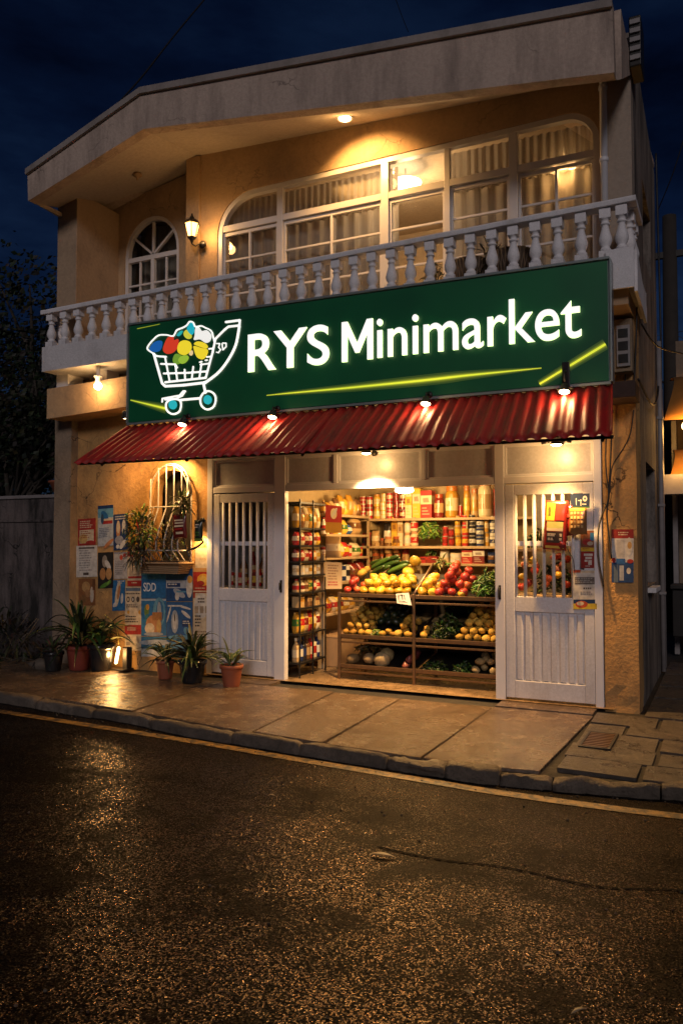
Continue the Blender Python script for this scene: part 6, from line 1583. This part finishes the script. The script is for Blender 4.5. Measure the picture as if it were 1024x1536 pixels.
wire('loose_cable', 'black cable hanging down the pillar to the curling poster', [(-.90, 7.28, 2.5), P(913, 740, 7.28), P(910, 775, 7.28), P(917, 838, 7.28)], .008, group=g)
wire('loose_cable', 'tangled twig like cable on the pillar below the dark bracket', [P(950, 615, 7.28), P(945, 650, 7.28), P(935, 672, 7.28), P(918, 700, 7.28), P(914, 740, 7.28)], .006, group=g)
wire('loose_cable', 'thin dark cable running down from the meter box', [P(937, 500, 7.28), P(938, 545, 7.28), P(937, 590, 7.28)], .006, group=g)
wire('loose_cable', 'second dark cable running down at the wall corner under the meter', [P(955, 460, 7.28), P(953, 530, 7.28), P(950, 588, 7.28)], .007, group=g)
wire('service_cable', 'cable sagging across the alley from the side wall', [(-.69, 7.9, 3.65), (-.6, 8.4, 3.55), (-.45, 9.5, 3.7), (-.35, 11, 4.0), (.2, 14, 4.6)], .009)
wire('service_cable', 'cable running along the side wall towards the pole', [(-.69, 7.5, 3.05), (-.66, 8.5, 2.98), (-.67, 9.4, 3.2), (-.68, 9.85, 3.5)], .010)
wire('overhead_wire', 'thin overhead wire rising from the roof to the top left of the sky', [P(176, 156, 8.0), P(215, 112, 8.6), P(262, 52, 9.3), P(312, -8, 10.2)], .013)
wire('overhead_wire', 'faint overhead wire above the middle of the roof', [P(592, -6, 9), P(602, 22, 9.2), P(612, 47, 9.4)], .005)
wire('overhead_wire', 'overhead wire crossing the sky beside the right wall', [P(1026, 205, 13), P(1008, 262, 13.2), P(985, 318, 13.6)], .009)
wire('overhead_wire', 'dark cable running down the outside of the right wall', [(-.68, 9.92, 6.2), (-.67, 9.93, 5.2), (-.66, 9.94, 4.0), (-.67, 9.93, 2.6)], .012)
t = thing('conduit', 'grey vertical conduit pipe at the far end of the side wall', 'pipe', (-.67, 9.72, PV))
mb = MB(); mb.tube([(-.67, 9.72, PV), (-.67, 9.72, 2.6), (-.67, 9.72, 3.9)], .028, 10); mb.tube([(-.68, 10.05, PV), (-.68, 10.05, 3.4)], .025, 10)
for z in (1.0, 2.0, 3.0): mb.box(-.70, -.63, 9.68, 9.76, z, z+.03)
mb.build('pipe', M['pipe'], t)
t = thing('utility_pole', 'dark utility pole rising behind the alley on the right', 'pole', (-.78, 14, RZ))
mb = MB(); mb.tube([(-.80, 14, PV), (-.78, 14, 4), (-.77, 14, 7.0)], [.14, .125, .11], 12); mb.build('pole', simple('tarred_wood', (.03, .024, .02), .9, 0, .3, 8), t)
mb = MB(); mb.box(-1.3, -.1, 13.95, 14.03, 6.3, 6.4); mb.build('crossarm', M['dark_metal'], t)
# bare twiggy tree
random.seed(90); mb = MB()
def twig(p, d, L, r, depth):
    pts = [p]; q = p; dd = d
    for k in range(4):
        dd = (dd+Vector((random.gauss(0, .22), random.gauss(0, .22), random.gauss(-.04, .2)))).normalized(); q = q+dd*L/4; pts.append(q)
    mb.tube(pts, [lerp(r, r*.5, k/4) for k in range(5)], 5)
    if depth:
        for k in range(4): 
            j = random.randrange(1, 5); twig(pts[j], (dd+Vector((random.gauss(0, .8), random.gauss(0, .8), random.gauss(-.3, .6)))).normalized(), L*.65, r*.5, depth-1)
tb = thing('bare_tree', 'bare twiggy tree behind the utility pole at the right edge', 'tree', (-.1, 15.5, RZ))
twig(Vector((-.1, 15.5, 0)), Vector((0, 0, 1)), 3.2, .09, 0)
for i in range(7): twig(Vector((-.1+random.uniform(-.2, .2), 15.5, random.uniform(2.6, 3.6))), Vector((random.uniform(-.9, .6), random.uniform(-.3, .3), random.uniform(.2, 1))).normalized(), 2.0, .03, 2)
mb.build('branches', M['bark'], tb)
# neighbour across the alley
nb = thing('neighbour_shop', 'neighbouring shopfront at the far right with a lit orange canopy', 'building', (.6, 11.5, 0))
mb = MB(); mb.box(-.60, 3.5, 11.9, 12.1, 0, 4.4); mb.build('wall', plaster('neighbour_plaster', (.22, .16, .11), (.05, .04, .03), .8, 1, .4), nb)
def canopy(z, r, y):
    mb = MB(); n = 14
    pts = [(-.46, y+r*math.cos(PI*(.5+.5*i/n)), z+r*.9*math.sin(PI*(.5+.5*i/n))-.0) for i in range(n+1)]
    pts = [(y+1.2-1.2*math.sin(PI/2*i/n), z+r*math.cos(PI/2*i/n)) for i in range(n+1)]
    vs = [];
    for x in (-.675, 2.5): vs += [(x+(.10*math.sin(PI*i/n) if x < 0 else 0), p[0], p[1]) for i, p in enumerate(pts)]
    m = n+1
    mb.add(vs, [(i, i+1, m+i+1, m+i) for i in range(n)], True); 
    return mb.build('canopy', simple('orange_canvas', (.55, .24, .05), .7, 0, .2, 6), nb, solid=.01)
canopy(3.10, .72, 10.5); canopy(2.22, .62, 10.45)
mb = MB(); mb.box(-.64, -.58, 11.3, 11.4, PV, 3.2); mb.box(-.68, -.3, 10.42, 10.7, 2.18, 2.42); mb.build('shop_post', M['pipe'], nb)
mb = MB(); mb.ball((-.42, 10.55, 3.02), .06); mb.build('lit_bulb', M['bulb_soft'], nb)
lamp('POINT', 'lamp_light', (-.50, 10.3, 2.98), 16, (1., .5, .12), nb, .08)
lamp('POINT', 'lamp_light', (-.52, 10.25, 2.5), 9, (1., .5, .12), nb, .08)
mb = MB(); mb.box(-.64, .6, 10.9, 11.3, .4, 1.0); mb.box(-.66, .4, 10.85, 11.25, 1.0, 1.06); mb.build('counter', M['dark_metal'], nb, .01)
# ------------------------------------------------------------------ left: boundary wall, trees, undergrowth
t = thing('boundary_wall', 'dark mould streaked concrete wall beside the shop on the left', 'wall', (-9, 7.6, 0))
mb = MB(); mb.prism([(-24, -.02), (-7.43, -.02), (-7.43, 2.17), (-24, 2.17)], 7.6, 7.78, XZ); mb.build('wall_face', M['conc_wall'], t)
mb = MB(); mb.box(-24, -7.43, 7.57, 7.81, 2.17, 2.215); mb.build('coping', plaster('coping_grey', (.22, .2, .2), (.06, .05, .05), .7, 3), t, .006)
mb = MB(); mb.box(-24, -7.43, 7.575, 7.6, 1.86, 1.89); mb.build('ledge', M['conc_wall'], t, .004)
t = thing('clay_pot', 'empty brown clay bowl standing on top of the boundary wall', 'pot', (-7.95, 7.68, 2.215))
mb = MB(); mb.lathe([(.14, 0), (.2, .14), (.22, .15), (.22, .17), (.18, .17), (.13, .02)], (-7.72, 7.69, 2.216), 18); mb.build('bowl', M['terracotta'], t)
bush('wall_shrub', 'dark weedy shrub at the foot of the boundary wall', (-8.3, 7.25, .35), .75, .25, .38, 420, .16, .014, [(.02, .025, .012), (.035, .04, .02), (.05, .035, .02)], 81)
random.seed(82); mb = MB()
for i in range(10):
    a = Vector((random.uniform(-8.2, -7.1), random.uniform(6.6, 7.0), PV+.02)); d = Vector((random.uniform(-.5, .5), random.uniform(-.2, .2), .03)); mb.tube([a, a+d*.5+Vector((0, 0, .06)), a+d], .007, 5)
tag(mb.build('dry_twigs', M['bark']), 'dry twigs lying by the wall left of the pots', 'twigs', kind='stuff')
def tree(name, label, base, hgt, crowns, ncl, seed, trunk_r=.16, leaf=.12, col=((.012, .018, .010), (.022, .028, .014), (.03, .032, .018)), per=26):
    random.seed(seed); t = thing(name, label, 'tree', base, 'trees behind the boundary wall'); B = Vector(base)
    mb = MB(); pts = [B+Vector((random.gauss(0, .1)*k, random.gauss(0, .06)*k, hgt*.62*k/5)) for k in range(6)]
    mb.tube(pts, [trunk_r*(1-.12*k) for k in range(6)], 9)
    for (cx, cy, cz, r, rz) in crowns:
        for i in range(5):
            a = pts[random.randrange(2, 6)]; b = B+Vector((cx+random.gauss(0, r*.5), cy+random.gauss(0, r*.4), cz+random.gauss(0, rz*.5)))
            m = a.lerp(b, .5)+Vector((random.gauss(0, .15), random.gauss(0, .15), .15)); mb.tube([a, m, b], [trunk_r*.4, trunk_r*.22, .012], 6)
    mb.build('trunk', M['bark'], t)
    mb = MB()
    tot = sum(c[3]**2*c[4] for c in crowns)
    for (cx, cy, cz, r, rz) in crowns:
        for i in range(int(ncl*r*r*rz/tot)):
            d = Vector((random.gauss(0, 1), random.gauss(0, 1), random.gauss(0, 1))); d.normalize(); k = random.random()**.4
            c = B+Vector((cx+d.x*r*k, cy+d.y*r*k, cz+d.z*rz*k)); cc = random.choice(col); s = random.uniform(.12, .3)
            for j in range(per):
                p = c+Vector((random.gauss(0, s), random.gauss(0, s), random.gauss(0, s*.8)))
                n_ = Vector((random.gauss(0, 1), random.gauss(0, 1), random.gauss(0, 1))).normalized(); u = n_.orthogonal().normalized(); v = n_.cross(u)
                L = leaf*random.uniform(.6, 1.3); w = L*.36; mb.col = tuple(q*random.uniform(.6, 1.4) for q in cc)
                mb.add([p, p+u*L*.5+v*w+n_*L*.06, p+u*L, p+u*L*.5-v*w+n_*L*.06], [(0, 1, 2, 3)])
    mb.build('crown', M['treeleaf'], t); return t
tree('leafy_tree', 'tall dark leafy tree rising behind the boundary wall against the night sky', (-12.3, 11.2, 0), 7.2, [(0, 0, 6.0, 1.7, 1.5), (-1.6, .3, 5.2, 1.6, 1.5), (1.5, .4, 5.0, 1.4, 1.4), (.5, 0, 4.0, 1.7, 1.1), (-1.5, .2, 3.4, 1.4, 1.0), (2.0, .8, 6.0, .9, .8)], 300, 5)
tree('young_tree', 'thin pale trunked young tree just behind the boundary wall', (-10.4, 9.4, 0), 4.6, [(0, 0, 3.9, .9, .8), (.6, 0, 3.3, .7, .6), (-.7, .1, 3.4, .8, .6)], 120, 6, .09, .10)
tree('leafy_tree', 'lower dark tree in the far left behind the wall', (-17.5, 14.0, 0), 5.0, [(0, 0, 3.8, 2.0, 1.3), (2.4, 0, 3.3, 1.6, 1.2), (-2, .3, 3.6, 1.7, 1.3)], 260, 7, .16, .15)
# ------------------------------------------------------------------ light from the sky
w = bpy.data.worlds.new('World'); S.world = w; w.use_nodes = True; nt = w.node_tree
bg = nt.nodes['Background']
sky = N(nt, 'ShaderNodeTexSky'); sky.sky_type = 'NISHITA'; sky.sun_disc = False
EL, AZ = math.radians(22), math.radians(158)
sky.sun_elevation = EL; sky.sun_rotation = AZ; sky.air_density = 1.0; sky.dust_density = .3; sky.ozone_density = 4.
tc = N(nt, 'ShaderNodeTexCoord'); mp = N(nt, 'ShaderNodeMapping'); mp.inputs['Scale'].default_value = (1.4, 1.4, 4.5)
nt.links.new(tc.outputs['Generated'], mp.inputs['Vector'])
cl = noisef(nt, mp.outputs['Vector'], 1.7, 8, .6)
f = ramp(nt, cl, [(.34, (.010, .016, .034)), (.52, (.034, .052, .098)), (.68, (.085, .115, .175))])
nt.links.new(mixc(nt, 1., sky.outputs['Color'], f, 'MULTIPLY'), bg.inputs['Color'])
bg.inputs['Strength'].default_value = .05
sun = bpy.data.lights.new('sun', 'SUN'); so = bpy.data.objects.new('sun', sun); COL.objects.link(so)
sun.energy = .72; sun.angle = math.radians(14); sun.color = (1., .88, .86)
dv = Vector((math.sin(AZ)*math.cos(EL), math.cos(AZ)*math.cos(EL), math.sin(EL)))
so.rotation_euler = (-dv).to_track_quat('-Z', 'Y').to_euler()
S.view_settings.view_transform = 'Standard'; S.view_settings.look = 'None'; S.view_settings.exposure = 0; S.view_settings.gamma = 1
S.view_settings.use_curve_mapping = False
S.cycles.use_denoising = True
S.cycles.max_bounces = 8; S.cycles.diffuse_bounces = 4; S.cycles.sample_clamp_indirect = 4
